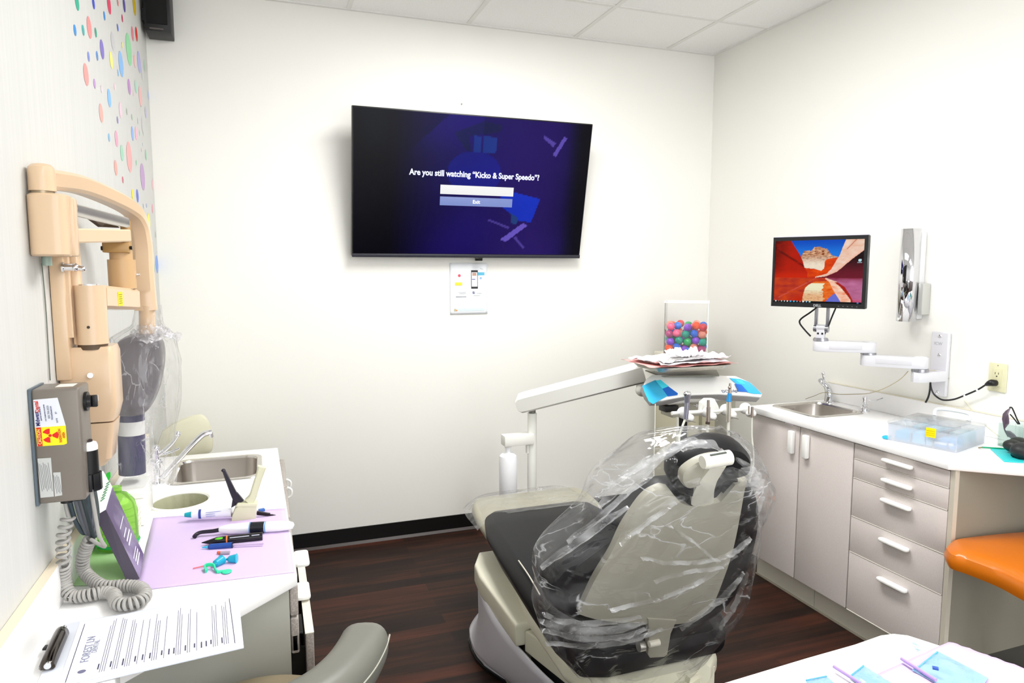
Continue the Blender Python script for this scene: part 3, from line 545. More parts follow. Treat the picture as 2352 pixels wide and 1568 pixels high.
# ================================================================ control box on the wall
t = thing('xray_control_box', (-.425, 1.70, .97), 'grey brown metal control box with caution labels on the left wall', 'control box')
CB = mat('#7b746c', .35, .2, bump=(200, .05)); cx1 = -.376
MB().box((LW+.004, 1.652, .968), (cx1, 1.738, 1.212), .006, 3).build('housing', CB, t)
MB().box((LW+.001, 1.648, .966), (LW+.006, 1.742, 1.214)).build('back_plate', mat('#5d6a74', .4), t)
fy_ = 1.6515
def cbp(x, y, k=0): p = aY(x, y, fy_-k); return p
def quad(name, pts, c, par, k=0, lab=None, depth=.0005):
    return MB().prism([cbp(x, y, k+depth) for x, y in pts], (0, depth, 0)).build(name, mat(c, .45), par, smooth=0, label=lab)
L1 = quad('service_label', [(76, 918), (132, 913), (151, 977), (80, 982)], '#dfe2ea', t, 0, 'white service sticker with a turned corner')
ud = (cbp(85, 980)-cbp(83, 918)); ud.y = 0; tx = -ud.normalized(); tx = V((0, 0, 1)); ty = V((-1, 0, 0))
def ctext(s, x, y, size, c, par, bold=0, nm='lettering', sx=1): return text(s, cbp(x, y, .0013), Z_+X_*-.06, -X_, size, mat(c, .5), par, nm, bold=bold, sx=sx)
ctext('Midwest', 86, 962, .0105, '#2a2070', L1, .0002, sx=.85); ctext('Dental', 84.5, 934, .0105, '#d84030', L1, .0002, sx=.85)
for x, y, s in ((93, 950, 'EQUIPMENT SERVICE CENTER'), (103, 948, 'X-RAY CALIBRATION AND SERVICE'),): ctext(s, x, y, .0028, '#4a4a80', L1, sx=.8)
ctext('800 766-2025', 111, 946, .005, '#8a90a0', L1); ctext('MidwestDental.com', 118, 948, .0045, '#5a6490', L1, sx=.8); ctext('DATE        BY', 130, 958, .004, '#707890', L1)
L2 = quad('caution_label', [(80, 982), (151, 977), (154, 1018), (147, 1021), (86, 1025)], '#f4e612', t, 0, 'yellow radiation caution sticker')
quad('caution_stripe', [(83, 982), (94, 981), (98, 1024), (87, 1025)], '#d8301c', L2, .0006)
def ct2(s, x, y, size, c, par, bold, nm, k=.0016): return text(s, cbp(x, y, k), Z_+X_*-.06, -X_, size, mat(c, .5), par, nm, bold=bold, sx=.8)
ct2('CAUTION', 90.5, 1003, .0088, '#f4e08c', L2, .0001, 'caution_word', .0020)
ct2('RADIATION', 138, 1000, .0068, '#d8501c', L2, .0001, 'warning_word'); ct2('AREA', 146.5, 999, .0068, '#d8501c', L2, .0001, 'warning_word')
tc_ = cbp(115, 1000, .0012)
for k in range(3):
    a0 = R_(0+120*k); pts = [tc_+V((math.cos(a0+s)*r, 0, math.sin(a0+s)*r)) for r, s in [(.0045, -.45), (.0045, .45)]+[(.0150, .52-.104*j) for j in range(11)]]
    MB().prism(pts, (0, .0004, 0)).build('trefoil_blade', mat('#e01810', .5), L2, smooth=0)
MB().cyl(tc_, tc_+Y_*.0004, .003, seg=16).build('trefoil_hub', mat('#e01810', .5), L2)
L3 = quad('rating_label', [(86, 1053), (117, 1051), (124, 1140), (93, 1143)], '#c4c6c4', t, 0, 'grey rating sticker'); L4 = quad('rating_label', [(122, 1085), (139, 1084), (143, 1137), (126, 1140)], '#c4c6c4', t, 0, 'smaller grey rating sticker')
for k in range(7):
    MB().obox(cbp(92+3.9*k, 1095, .0008), (.0004, 0, 0), (0, .0002, 0), V((-.002, 0, .031-.003*(k % 3)))).build('printed_line', mat('#7c7e80', .6), L3, smooth=0)
for k in range(4): MB().obox(cbp(127+3.6*k, 1112, .0008), (.0004, 0, 0), (0, .0002, 0), V((-.002, 0, .020-.003*(k % 2)))).build('printed_line', mat('#84868a', .6), L4, smooth=0)
MB().box((-.425, 1.675, 1.2121), (-.392, 1.715, 1.2126)).build('top_label', mat('#ece8dc', .5), t)
kz = aX(190, 915, cx1+.01)
MB().cyl((cx1, 1.695, 1.175), (cx1+.006, 1.695, 1.175), .021, .021, 24).cyl((cx1+.006, 1.695, 1.175), (cx1+.013, 1.695, 1.175), .014, .013, 24).box((cx1+.013, 1.690, 1.162), (cx1+.024, 1.700, 1.188), .002).build('knob', mat('#151416', .35), t)
MB().box((cx1+.0235, 1.699, 1.174), (cx1+.0245, 1.7005, 1.187)).build('knob_mark', WHITE, t)
MB().cyl((-.42, 1.685, .968), (-.42, 1.685, .958), .012, seg=18).cyl((-.40, 1.70, .968), (-.40, 1.70, .957), .012, seg=18).build('cable_gland', BLACK, t)
for k, (dx, c) in enumerate(((0, '#3c4a52'), (.012, '#5c6068'), (.02, '#55585e'), (.026, '#2e3a3c'))):
    MB().tube([(-.42+dx, 1.70, .962), (-.418+dx, 1.73, .90), (-.410+dx*.7, 1.77, .855-.004*k), (-.405+dx*.6, 1.80, .89), (-.42+dx*.5, 1.85, .97)], .0052, 8).build('cable', mat(c, .5), t)
# exposure switch in its holder
t = thing('exposure_switch', (-.36, 1.715, .97), 'black hand switch with a white cap hanging beside the control box', 'switch')
sx = aY(206, 1080, 1.70).x; z = lambda y: aY(206, y, 1.70).z
MB().cyl((sx, 1.70, z(1120)), (sx, 1.70, z(1032)), .0185, seg=28).build('grip', mat('#0c0d10', .35), t)
MB().lathe((sx, 1.70, z(1032)), [(.0185, 0), (.0188, .008), (.016, .016), (.010, .018)], seg=28).build('cap', mat('#e8e9ea', .35), t)
MB().cyl((sx, 1.70, z(1032)+.017), (sx, 1.70, z(1032)+.022), .009, seg=20).build('button', mat('#2a2022', .4), t)
m = MB()
for k in range(8): a = 2*math.pi*k/8; m.obox((sx+.0205*math.cos(a), 1.70+.0205*math.sin(a), (z(1124)+z(1085))/2), (.0015*math.cos(a), .0015*math.sin(a), 0), (-.0072*math.sin(a), .0072*math.cos(a), 0), (0, 0, (z(1085)-z(1124))/2), .0008)
m.box((cx1, 1.695, z(1110)), (sx-.018, 1.705, z(1092))).build('holder_clip', mat('#0a0b10', .4), t)
# coiled cord from the box, over the worktop, up to the switch
path = [V((-.425, 1.70, .965)), V((-.428, 1.705, .945)), V((-.423, 1.70, .92)), aY(146, 1230, 1.70), aY(146, 1290, 1.71), aY(148, 1335, 1.72)]
path += [aZ(x, y, .738) for x, y in ((165, 1368), (205, 1366), (240, 1360), (262, 1366), (268, 1384), (290, 1388), (318, 1381), (333, 1367), (322, 1350), (285, 1345), (235, 1345))]
path += [aY(196, 1315, 1.79), aY(190, 1285, 1.78), aY(200, 1252, 1.765), aY(208, 1238, 1.755)]
P_ = crom(path[2:], 60); L_ = [0]
for a, b in zip(P_, P_[1:]): L_.append(L_[-1]+(b-a).length)
pitch, rr = .0088, .0115; hel = []; u = V((1, 0, 0)); ph = 0; tot = L_[-1]
for i in range(len(P_)-1):
    tt = (P_[min(i+1, len(P_)-1)]-P_[max(i-1, 0)]).normalized(); u = (u-tt*u.dot(tt)).normalized(); w = tt.cross(u)
    ds = L_[i+1]-L_[i]; ns = max(1, int(ds/pitch*12)+1)
    for k in range(ns):
        f = L_[i]/tot; pt = pitch*(1.9 if f < .16 else 1.0); p = P_[i]+(P_[i+1]-P_[i])*k/ns; hel.append(p+(u*math.cos(ph)+w*math.sin(ph))*rr); ph += 2*math.pi*ds/ns/pt
cg = mat('#a8a6a2', .4)
mb = MB(); mb.tube(hel, .0037, 6, smooth=False); mb.tube([path[0], path[1], path[2]+V((.0, 0, .0))], .004, 8); mb.tube([P_[-1], V((sx+.012, 1.735, .83)), V((sx+.006, 1.715, .87)), V((sx, 1.70, z(1120)))], .0042, 8)
c_ = tag(mb.build('coiled_cord', cg, smooth=60), 'grey coiled cord looping over the left worktop up to the hand switch', 'cord')
# ================================================================ dental chair
CC = .99
t = chair = thing('dental_chair', (CC, 2.0, 0), 'black padded dental chair on a cream base in the middle of the room', 'dental chair')
VIN = mat('#0d0d10', .45, spec=.3, bump=(300, .05)); CRM = mat('#dcdac6', .35); SHL = mat('#a8a597', .38); GRY = mat('#d2d1d8', .35)
def sect(y, cx, hw, z0, z1, r, n=5):   # rounded rectangle section in the XZ plane
    return [V((p[0], y, p[1])) for p in [(q[0], q[1]) for q in rrect(cx-hw, z0, cx+hw, z1, r, 0, n)]]
MB().loft([sect(1.53, CC+.01, .16, .40, .42, .009), sect(1.54, CC+.01, .20, .375, .445, .03), sect(1.58, CC, .245, .36, .465, .045), sect(1.68, CC+.01, .275, .365, .482, .05), sect(1.85, CC+.01, .285, .40, .495, .045), sect(2.15, CC+.015, .275, .41, .50, .045), sect(2.38, CC+.025, .262, .42, .50, .04), sect(2.50, CC+.03, .235, .43, .498, .032), sect(2.545, CC+.03, .19, .45, .49, .018), sect(2.555, CC+.03, .15, .46, .48, .009)]).build('seat_cushion', VIN, t)
TOE = mat('#9f9b89', .4)
MB().loft([sect(2.42, CC+.04, .26, .41, .455, .02), sect(2.55, CC+.05, .275, .43, .478, .022), sect(2.66, CC+.06, .27, .43, .485, .022), sect(2.73, CC+.065, .245, .43, .484, .022), sect(2.765, CC+.065, .19, .44, .475, .015)]).build('toe_board', TOE, t)
MB().grid(lambda u, v: V((CC+.045+(.285-.03*max(0, v-.5))*(2*u-1)*(1 if v < .8 else 1-(v-.8)*.8), 2.48+.31*v, .500-.055*abs(2*u-1)**6-.03*max(0, v-.85)/.15+.003*nz(u*9, v*7))), 30, 20).build('toe_cover', film(.93, '#eef0f0', (10, 20, 10), .5, .1, .01), t, keep=True, label='clear plastic toe cover')
MB().bar([aZ(1191, 1287, .507), aZ(1215, 1322, .505), aZ(1240, 1366, .50)], .0018, .002, (0, 0, 1)).build('seat_side_trim', mat('#d8d2c4', .3, .3), t)
# back: everything lies on one reclined plane
P0 = V((CC-.03, 1.50, .46)); bv = V((0, -.34, .94)).normalized(); bn = V((0, -bv.z, bv.y)); bu = X_.copy()
def bp(x, y, k=0): return aP(x, y, P0+bn*k, bn)
def pad(px, layers, k0=0, sub=3):
    pts = [bp(x, y, k0) for x, y in px]; pts = crom(pts+[pts[0]], sub)[:-1]; c = sum(pts, V((0, 0, 0)))/len(pts)
    return MB().loft([[c+(p-c)*k+bn*d for p in pts] for k, d in layers])
# shell rows
rows = [((1330, 1410), (1598, 1422)), ((1345, 1376), (1636, 1390)), ((1370, 1325), (1664, 1324)), ((1405, 1268), (1681, 1272)), ((1430, 1215), (1692, 1226)), ((1462, 1165), (1703, 1168)), ((1486, 1137), (1710, 1128)), ((1508, 1124), (1716, 1106)), ((1522, 1119), (1714, 1098))]
Lr = crom([bp(*a) for a, b in rows], 4); Rr = crom([bp(*b) for a, b in rows], 4)
def shellpt(u, v):
    k = v*(len(Lr)-1); i = min(int(k), len(Lr)-2); f = k-i; a = Lr[i].lerp(Lr[i+1], f); b = Rr[i].lerp(Rr[i+1], f); return a.lerp(b, u)+bn*(.022*(1-(2*u-1)**4))
m = MB(); rg = []
n_ = len(Lr)-1
for v in range(n_+1):
    fr = [shellpt(u/24, v/n_)+bn*.0 for u in range(25)]; bk = [shellpt(u/24, v/n_)-bn*.018 for u in range(24, -1, -1)]; rg.append(fr+bk)
sh = m.loft(rg).build('back_shell', SHL, t)
notch = [(1535, 1119), (1548, 1138), (1560, 1149), (1578, 1156), (1612, 1157), (1650, 1147), (1675, 1120), (1690, 1103), (1702, 1085), (1690, 1040), (1540, 1040)]
cut(sh, MB().prism([bp(x, y, .012)-bn*.1 for x, y in notch], bn*.2))
for p in sh.data.polygons: p.use_smooth = True
sh.data.set_sharp_from_angle(angle=R_(35))
MB().prism([bp(x, y, .004) for x, y in ((1478, 1405), (1545, 1410), (1532, 1440), (1524, 1488), (1516, 1494), (1484, 1496), (1479, 1488), (1482, 1440))], bn*.022, bev=.004).build('back_tongue', SHL, t)
h0 = bp(1500, 1477, .03); MB().cyl(h0-X_*.012, h0+X_*.018, .0085, seg=18).build('hinge_roller', mat('#e6e2d4', .3), t)
h1 = bp(1477, 1482, .015); MB().cyl(h1-X_*.014, h1+X_*.002, .014, seg=20).build('hinge_knob', mat('#c4c2bc', .2, .6), t)
# back pad wrapping round the shell
bpx = [(1240, 1330), (1246, 1360), (1275, 1385), (1340, 1412), (1420, 1415), (1500, 1418), (1600, 1410), (1680, 1340), (1712, 1250), (1726, 1180), (1722, 1120), (1690, 1078), (1640, 1085), (1590, 1092), (1540, 1098), (1500, 1106), (1440, 1150), (1370, 1205), (1300, 1258), (1250, 1298)]
pad(bpx, [(.90, .050), (.97, .040), (1.0, .02), (1.0, -.005), (.97, -.022), (.85, -.035)], -.07).build('back_pad', VIN, t)
# headrest
hpx = [(1528, 1085), (1530, 1062), (1548, 1036), (1590, 1014), (1640, 1001), (1682, 1005), (1703, 1026), (1706, 1048), (1694, 1066), (1640, 1080), (1612, 1102), (1580, 1117), (1545, 1114)]
pad(hpx, [(.72, .051), (.88, .047), (.98, .033), (1.0, .013), (.98, -.010), (.85, -.031), (.6, -.039)], -.015).build('headrest_pad', VIN, t)
ipx = [(1551, 1088), (1554, 1068), (1575, 1050), (1602, 1037), (1632, 1031), (1650, 1033), (1646, 1052), (1630, 1070), (1610, 1086), (1586, 1101), (1563, 1105)]
pad(ipx, [(1, .010), (1, .020), (.95, .028), (.8, .032)], .02).build('headrest_plate', SHL, t)
d0, d1 = bp(1620, 1060, .070), bp(1676, 1050, .070)
MB().cyl(d0, d1, .0165, seg=28).cyl(d0-(d1-d0)*.12, d0, .014, .0165, 28).build('headrest_pivot', mat('#e8e6da', .3), t)
MB().obox(bp(1650, 1042, .0865), (d1-d0)*.32, bv*.0012, bn*.002).build('pivot_slot', mat('#4c544c', .4), t)
MB().bar([bp(1648, 1066, .062), bp(1634, 1086, .052), bp(1620, 1108, .042), bp(1612, 1132, .025), bp(1610, 1162, .006)], lambda k: .020+.010*k, .009, X_, sub=6).build('headrest_neck', mat('#d8d6c8', .35), t)
pad([(1610, 1150), (1575, 1152), (1572, 1130), (1590, 1100), (1600, 1102), (1585, 1130)], [(.9, .0), (1, .01), (.9, .02)], .0).build('lumbar_roll', VIN, t)
pad([(1618, 1148), (1640, 1146), (1668, 1118), (1690, 1096), (1670, 1088), (1650, 1096), (1646, 1110), (1650, 1122), (1640, 1134)], [(.9, .0), (1, .01), (.9, .02)], -.01).build('lumbar_roll', VIN, t)
# cream base covers
def poly(ps, z): return [(x, y, z) for x, y in ps]
MB().prism(poly([(.705, 1.925), (.700, 2.30), (.712, 2.40), (.76, 2.50), (1.24, 2.50), (1.30, 2.40), (1.30, 1.925)], .272), (0, 0, .078), bev=.012, seg=3).build('front_base_cover', CRM, t)
MB().prism(poly([(.735, 1.918), (1.16, 1.918), (1.11, 1.52), (1.05, 1.42), (.97, 1.40), (.90, 1.47), (.80, 1.66)], .255), (0, 0, .075), bev=.008, seg=3).build('rear_base_cover', mat('#cfcdb9', .35), t)
MB().prism(poly([(.76, 1.93), (1.14, 1.93), (1.08, 1.55), (.95, 1.52), (.80, 1.75)], .06), (0, 0, .195)).build('base_core', mat('#26282c', .5), t)
MB().prism(poly([(.75, 2.45), (1.26, 2.45), (1.26, 1.94), (.75, 1.94)], .02), (0, 0, .255)).build('lift_column', mat('#9c9a90', .5), t)
tp = [V((.716, 2.36, .285)), V((.703, 2.2, .285)), V((.706, 2.05, .275)), V((.722, 1.92, .265)), V((.752, 1.78, .25)), V((.80, 1.62, .24)), V((.86, 1.5, .23))]
bt = [V((.80, 2.62, .035)), V((.72, 2.50, .035)), V((.700, 2.33, .035)), V((.74, 2.20, .035)), V((.80, 2.08, .035)), V((.93, 1.85, .035)), V((1.0, 1.62, .035))]
tp2, bt2 = crom(tp, 5), crom(bt, 5)
def skirt(u, v):
    k = u*(len(tp2)-1); i = min(int(k), len(tp2)-2); a = tp2[i].lerp(tp2[i+1], k-i); b = bt2[i].lerp(bt2[i+1], k-i); p = a.lerp(b, v); p.z = a.z+(b.z-a.z)*(1-(1-v)**2.0) if True else p.z; return p
MB().grid(skirt, 36, 12).build('base_skirt', GRY, t, solid=.006)
fp = [bt2[i] for i in range(0, len(bt2), 2)]
MB().prism([(p.x, p.y, .012) for p in fp]+[(1.2, 1.6, .012), (1.28, 2.2, .012), (1.2, 2.68, .012)], (0, 0, .026), bev=.006).build('floor_plate', GRY, t)
MB().prism([(p.x-.006, p.y-.004, 0) for p in fp]+[(1.21, 1.59, 0), (1.29, 2.2, 0), (1.2, 2.69, 0)], (0, 0, .012)).build('plate_gasket', BLACK, t)
text('DCI Edge', (.7045, 2.20, .315), V((0, -1, 0)), Z_, .042, mat('#4a5c88', .4), t, 'base_lettering', bold=.0003, sx=.8)
# seat pan shell under the rear of the seat, arm and badge
MB().loft([sect(1.52, CC+.02, .13, .305, .36, .02), sect(1.56, CC+.01, .19, .29, .372, .03), sect(1.66, CC, .24, .30, .385, .03), sect(1.90, CC, .25, .33, .40, .03), sect(2.30, CC+.01, .2, .36, .42, .02)]).build('seat_pan', CRM, t)
MB().box((.86, 1.425, .20), (1.01, 1.56, .325), .012, 3).build('rear_housing', CRM, t)
MB().obox(V((.935, 1.4235, .300)), (.032, 0, 0), (0, .0015, 0), (0, 0, .014), .002).build('badge', mat('#c9d0d4', .3, .3), t)
text('DCI Edge', (.935, 1.4215, .300), X_, Z_, .015, mat('#3c5060', .4), t, 'badge_lettering', bold=.0002)
MB().prism([(1.03, 1.50, .215), (1.17, 1.54, .235), (1.17, 1.54, .335), (1.06, 1.50, .345)], (0, .15, 0), bev=.004).build('side_cover', mat('#d8d5c2', .35), t)
# clear plastic sheet draped over the back and headrest
FILM = film(.94, '#f2f4f8', (7, 7, 16), .5, .08, .015, .6)
cov = []   # px outline left/right from bottom to the top
covrows = [((1300, 1500), (1540, 1500)), ((1250, 1452), (1600, 1470)), ((1231, 1410), (1660, 1400)), ((1236, 1360), (1700, 1330)), ((1232, 1310), (1722, 1270)), ((1262, 1255), (1735, 1215)), ((1340, 1190), (1738, 1165)), ((1372, 1125), (1748, 1125)), ((1430, 1080), (1752, 1100)), ((1480, 1040), (1738, 1062)), ((1535, 1010), (1722, 1025)), ((1590, 993), (1705, 1000)), ((1625, 989), (1680, 992))]
dep = [.02, .06, .085, .10, .11, .12, .125, .13, .13, .12, .10, .07, .03]
CL = crom([bp(*a, -.05) for a, b in covrows], 5); CR = crom([bp(*b, -.05) for a, b in covrows], 5); DP = crom([V((d, 0, 0)) for d in dep], 5)
def covpt(u, v):
    k = v*(len(CL)-1); i = min(int(k), len(CL)-2); f = k-i; a = CL[i].lerp(CL[i+1], f); b = CR[i].lerp(CR[i+1], f); d = DP[i].lerp(DP[i+1], f).x
    an = 2*math.pi*u; c = (a+b)/2; h = (b-a)/2; ca, sa = math.cos(an), math.sin(an)
    ca = math.copysign(abs(ca)**.72, ca); sa = math.copysign(abs(sa)**.72, sa)
    off = (.105+.02*(1-v) if sa > 0 else d*.75)*(1-.75*sm(.72, 1, v))
    w1 = .010*nz(ca*2.5+v*3, sa*2.5, v*6)+.006*nz(ca*7, sa*7-v*4, v*15)+.005*nz(u*30, v*9+u*7, 2)
    low = max(0, 1-v*5); w1 += low*.013*math.sin(an*17+3*nz(u*6, v*8))*.6; top = max(0, v*1.4-.75); w1 += top*.004*abs(nz(u*30+v*14, v*20, 5))
    return c+h*ca*1.0+bn*(sa*off+w1-(.022 if sa < 0 else 0)*(1-sm(.7, 1, v)))+h.normalized()*ca*w1*.8+bv*.012*nz(u*11, v*8, 7)
MB().grid(covpt, 190, 130, closed_u=True).build('plastic_cover', FILM, t, keep=True, smooth=70, label='clear plastic cover draped over the backrest')
FOLD = film(.76, '#f6f8fb', (12, 12, 30), .6, .07, .02, .6)
def fold(px, k, w, nm='cover_fold'):
    pts = crom([bp(x, y, k) for x, y in px], 8); m = MB(); n = len(pts)
    def fn(u, v):
        i = min(int(u*(n-1)), n-2); p = pts[i].lerp(pts[i+1], u*(n-1)-i); tn_ = (pts[i+1]-pts[i]).normalized(); s = tn_.cross(bn).normalized(); ww = w*math.sin(math.pi*min(1, max(0, u)))**.7*(.75+.5*nz(u*6, w*50))+.0004
        return p+s*ww*(v-.5)+s*.006*nz(u*5, w*40, 3)+bn*(.012*math.cos((v-.5)*math.pi)*(1+.4*nz(u*12, v*3)))
    return m.grid(fn, 40, 5).build(nm, FOLD, t, keep=True, smooth=70)
for px, k, w in (([(1360, 1150), (1420, 1100), (1480, 1062), (1540, 1028)], -.03, .03), ([(1300, 1240), (1370, 1190), (1440, 1130), (1500, 1085)], -.02, .02), ([(1500, 1050), (1560, 1020), (1620, 1010)], .03, .03), ([(1245, 1405), (1290, 1425), (1370, 1430), (1470, 1412)], .05, .022), ([(1250, 1470), (1330, 1480), (1430, 1472), (1520, 1440)], .05, .014), ([(1650, 1440), (1690, 1380), (1715, 1310)], .03, .02), ([(1690, 1050), (1725, 1085), (1745, 1130), (1738, 1180)], .04, .035), ([(1372, 1160), (1420, 1118), (1470, 1085), (1530, 1040), (1590, 1010)], .02, .05), ([(1240, 1300), (1300, 1262), (1380, 1205), (1440, 1160)], .03, .035), ([(1420, 1245), (1480, 1200), (1550, 1150)], .065, .010), ([(1520, 1195), (1580, 1235), (1640, 1285)], .07, .012), ([(1640, 1285), (1690, 1262), (1722, 1232)], .06, .02), ([(1400, 1395), (1500, 1375), (1600, 1335), (1690, 1270)], .065, .010), ([(1236, 1420), (1300, 1445), (1400, 1448), (1480, 1425)], .055, .040), ([(1240, 1440), (1320, 1462), (1420, 1462), (1480, 1440)], .05, .018), ([(1560, 1440), (1620, 1400), (1670, 1360), (1705, 1310)], .06, .03), ([(1700, 1075), (1730, 1100), (1748, 1125)], .07, .05), ([(1560, 1030), (1610, 1018), (1660, 1030)], .07, .03), ([(1470, 1275), (1540, 1290), (1650, 1282)], .072, .008), ([(1500, 1330), (1580, 1310), (1660, 1300)], .07, .006)):
    fold(px, k, w)
# ================================================================ delivery unit on its arm
t = unit = thing('delivery_unit', (1.24, 3.0, 0), 'white dental delivery unit on a post and arm, with handpieces behind the chair', 'dental unit')
UW = mat('#ecece6', .35); UG = mat('#b4b4b4', .4); PY = 3.0
pp = lambda y: aY(1222, y, PY)
pxx = pp(1050).x
MB().lathe((pxx, PY, .02), [(.06, 0), (.06, .02), (.034, .03), (.034, .20), (.032, .34), (.024, .36)], seg=28).build('post_base', UW, t)
MB().cyl((pxx, PY, .36), (pxx, PY, pp(948).z), .0225, seg=28).build('post', UW, t)
MB().cyl((pxx, PY, pp(949).z), (pxx, PY, pp(934).z), .017, seg=20).build('post_neck', mat('#8a8a86', .3, .5), t)
e0, e1 = aY(1186, 928, 3.02), aY(1478, 853, 2.72)
dv = (e1-e0).normalized()
MB().bar([e0+dv*.005, e0+dv*.02, e0+dv*.05, e1], .040, lambda k: .024+.014*min(1, k*3)+.006*k, Y_, smooth=False, rnd=.25).build('balance_arm', UW, t)
MB().bar([e0+dv*.08-V((0, .03, .036)), e1-V((0, .03, .043))], .003, .002, Y_, smooth=False).build('arm_gap', mat('#55584c', .6), t)
# bottle
b = MB().box((aY(1155, 1000, PY).x, PY-.03, aY(1180, 1021, PY).z), (pxx, PY+.03, aY(1180, 997, PY).z), .004).build('bottle_bracket', UW, t)
MB().box((aY(1209, 1030, PY).x, PY-.01, aY(1209, 1040, PY).z), (aY(1215, 1030, PY).x, PY+.01, aY(1209, 1021, PY).z)).build('bracket_tab', UW, b)
bo = thing('water_bottle', (aY(1167, 1100, PY).x, PY, .33), 'white plastic water bottle hanging by the post behind the toe board', 'bottle')
bx = aY(1167, 1100, PY).x; zt = aY(1167, 1040, PY).z; zn = aY(1167, 1021, PY).z
MB().lathe((bx, PY, .31), [(.038, 0), (.043, .01), (.043, zt-.31-.03), (.040, zt-.31-.012), (.030, zt-.31-.002), (.013, zt-.31+.004), (.012, zn-.31-.006)], seg=36).build('body', mat('#fafbff', .3), bo)
MB().cyl((bx, PY, zn-.014), (bx, PY, zn), .016, seg=20).build('cap', WHITE, bo)
# tray head: sloped white fascia
FP = V((1.8, 2.42, .885)); FN = V((0, -.62, .785)).normalized()
def fp_(x, y, k=0): return aP(x, y, FP+FN*k, FN)
ol = [(1483, 873), (1497, 863), (1550, 864), (1620, 864), (1688, 866), (1722, 881), (1749, 907), (1746, 914), (1716, 911), (1650, 907), (1590, 909), (1545, 917), (1520, 922), (1499, 922), (1488, 905), (1477, 886)]
MB().prism([fp_(x, y, -.008) for x, y in ol], FN*.008, bev=.002).build('fascia', mat('#f4f4f2', .25), t)
MB().prism([fp_(x, y, -.012) for x, y in ol], V((0, .03, -.026)), bev=.008, seg=3).build('tray_head', UG, t)
lo, hi = aY(1500, 905, 2.62), aY(1690, 870, 2.62)
MB().box((lo.x, 2.50, lo.z-.03), (hi.x-.03, 2.78, hi.z), .015, 3).build('head_body', mat('#deded8', .4), t)
g0, g1 = aY(1468, 897, 2.60), aY(1500, 897, 2.60)
MB().ball(g0+X_*.015, (.030, .028, .026), 20).cyl(g0+X_*.012, g1+X_*.03, .027, seg=28).build('side_handle', mat('#d4d4cc', .4), t)
text('DCI Edge', fp_(1677, 898, .0012), X_, FN.cross(X_), .022, mat('#8088a4', .4), t, 'unit_lettering', bold=.0002)
MB().prism([aZ(x, y, aY(1560, 858, 2.62).z) for x, y in ((1482, 852), (1520, 866), (1652, 864), (1645, 850), (1560, 846))], (0, 0, .006)).build('tray_rest', mat('#77776a', .5), t)
um0, um1 = aY(1545, 922, 2.6), aY(1690, 948, 2.6)
MB().box((um0.x, 2.60, um1.z), (um1.x, 2.70, um0.z+.02), .006).build('under_box', mat('#b8b6a6', .45), t)
q0 = aY(1527, 932, 2.55); q1 = aY(1556, 944, 2.55); MB().box((q0.x, 2.54, q1.z), (q1.x, 2.60, q0.z), .003).build('black_lever', BLACK, t)
q0 = aY(1597, 930, 2.52); MB().cyl(q0, q0-Y_*.012, .007, seg=14).build('chrome_knob', CHROME, t)
# holder bar and holders
HY = 2.34; Hh = lambda x, y, d=0: aY(x, y, HY+d)
MB().tube([Hh(1543, 949), Hh(1600, 946), Hh(1665, 943), Hh(1722, 939)], .0078, 12, smooth=False).build('holder_bar', UW, t)
MB().prism([Hh(x, y, -.005) for x, y in ((1625, 916), (1642, 916), (1650, 930), (1656, 948), (1650, 952), (1612, 945), (1614, 925))], (0, .03, 0), bev=.004).build('holder_bracket', UW, t)
for i, (x, y) in enumerate(((1570, 950), (1622, 947), (1668, 943), (1713, 940))):
    c = Hh(x, y)
    h = MB().ball(c+V((0, .004, .004)), (.026, .022, .024), 20).build('holder', mat('#f0f0ee', .3), t)
    MB().ball(c+V((.012, -.018, -.014)), (.024, .02, .017), 18).build('holder_cup', mat('#e8e8e6', .3), h)
    MB().bar([c+V((-.014, -.036, -.016)), c+V((.034, -.036, -.030))], .001, .0016, Y_, smooth=False).build('cup_slot', mat('#7c7870', .5), h)
Hd = lambda x, y: aY(x, y, HY-.05)
HM = mat('#a89c92', .25, .8); TB_ = mat('#dcdcd0', .45)
def hose(pts, par, r=.0045): return MB().tube(pts, r, 8).build('hose', TB_, par)
s = thing('air_water_syringe', Hd(1577, 960), 'grey three way syringe, leftmost tool on the holder bar', 'syringe', 'dental handpieces')
MB().cyl(Hd(1575, 962), Hd(1578, 924), .0095, .010, 18).cyl(Hd(1578, 924), Hd(1579, 908), .010, .013, 18).build('handle', mat('#9494a4', .25, .7), s)
MB().ball(Hd(1579, 904), (.017, .012, .011), 16).build('head', CHROME, s); MB().cyl(Hd(1572, 906), Hd(1571, 906)-Y_*.01, .003, seg=8).build('button', BLACK, s)
hose([Hd(1574, 962), Hd(1567, 980), Hd(1560, 1005), Hd(1556, 1060), Hd(1560, 1100)+V((0, .2, -.2))], s)
s = thing('handpiece_coupling', Hd(1627, 960), 'short metal handpiece coupling, second tool from the left on the holder bar', 'handpiece', 'dental handpieces')
MB().cyl(Hd(1626, 968), Hd(1627, 935), .0085, .0085, 16).cyl(Hd(1627, 935), Hd(1627, 919), .0065, .0058, 16).build('body', HM, s); MB().cyl(Hd(1625, 974), Hd(1626, 968), .009, seg=16).build('nut', mat('#3a2c26', .4), s)
hose([Hd(1625, 973), Hd(1625, 1000), Hd(1624, 1060), Hd(1620, 1100)+V((0, .2, -.2))], s, .006)
s = thing('handpiece', Hd(1674, 950), 'tall metal handpiece with a blue collar on the holder bar', 'handpiece', 'dental handpieces')
MB().cyl(Hd(1673, 968), Hd(1674, 922), .009, .010, 16).build('body', mat('#c9c5b8', .25, .7), s)
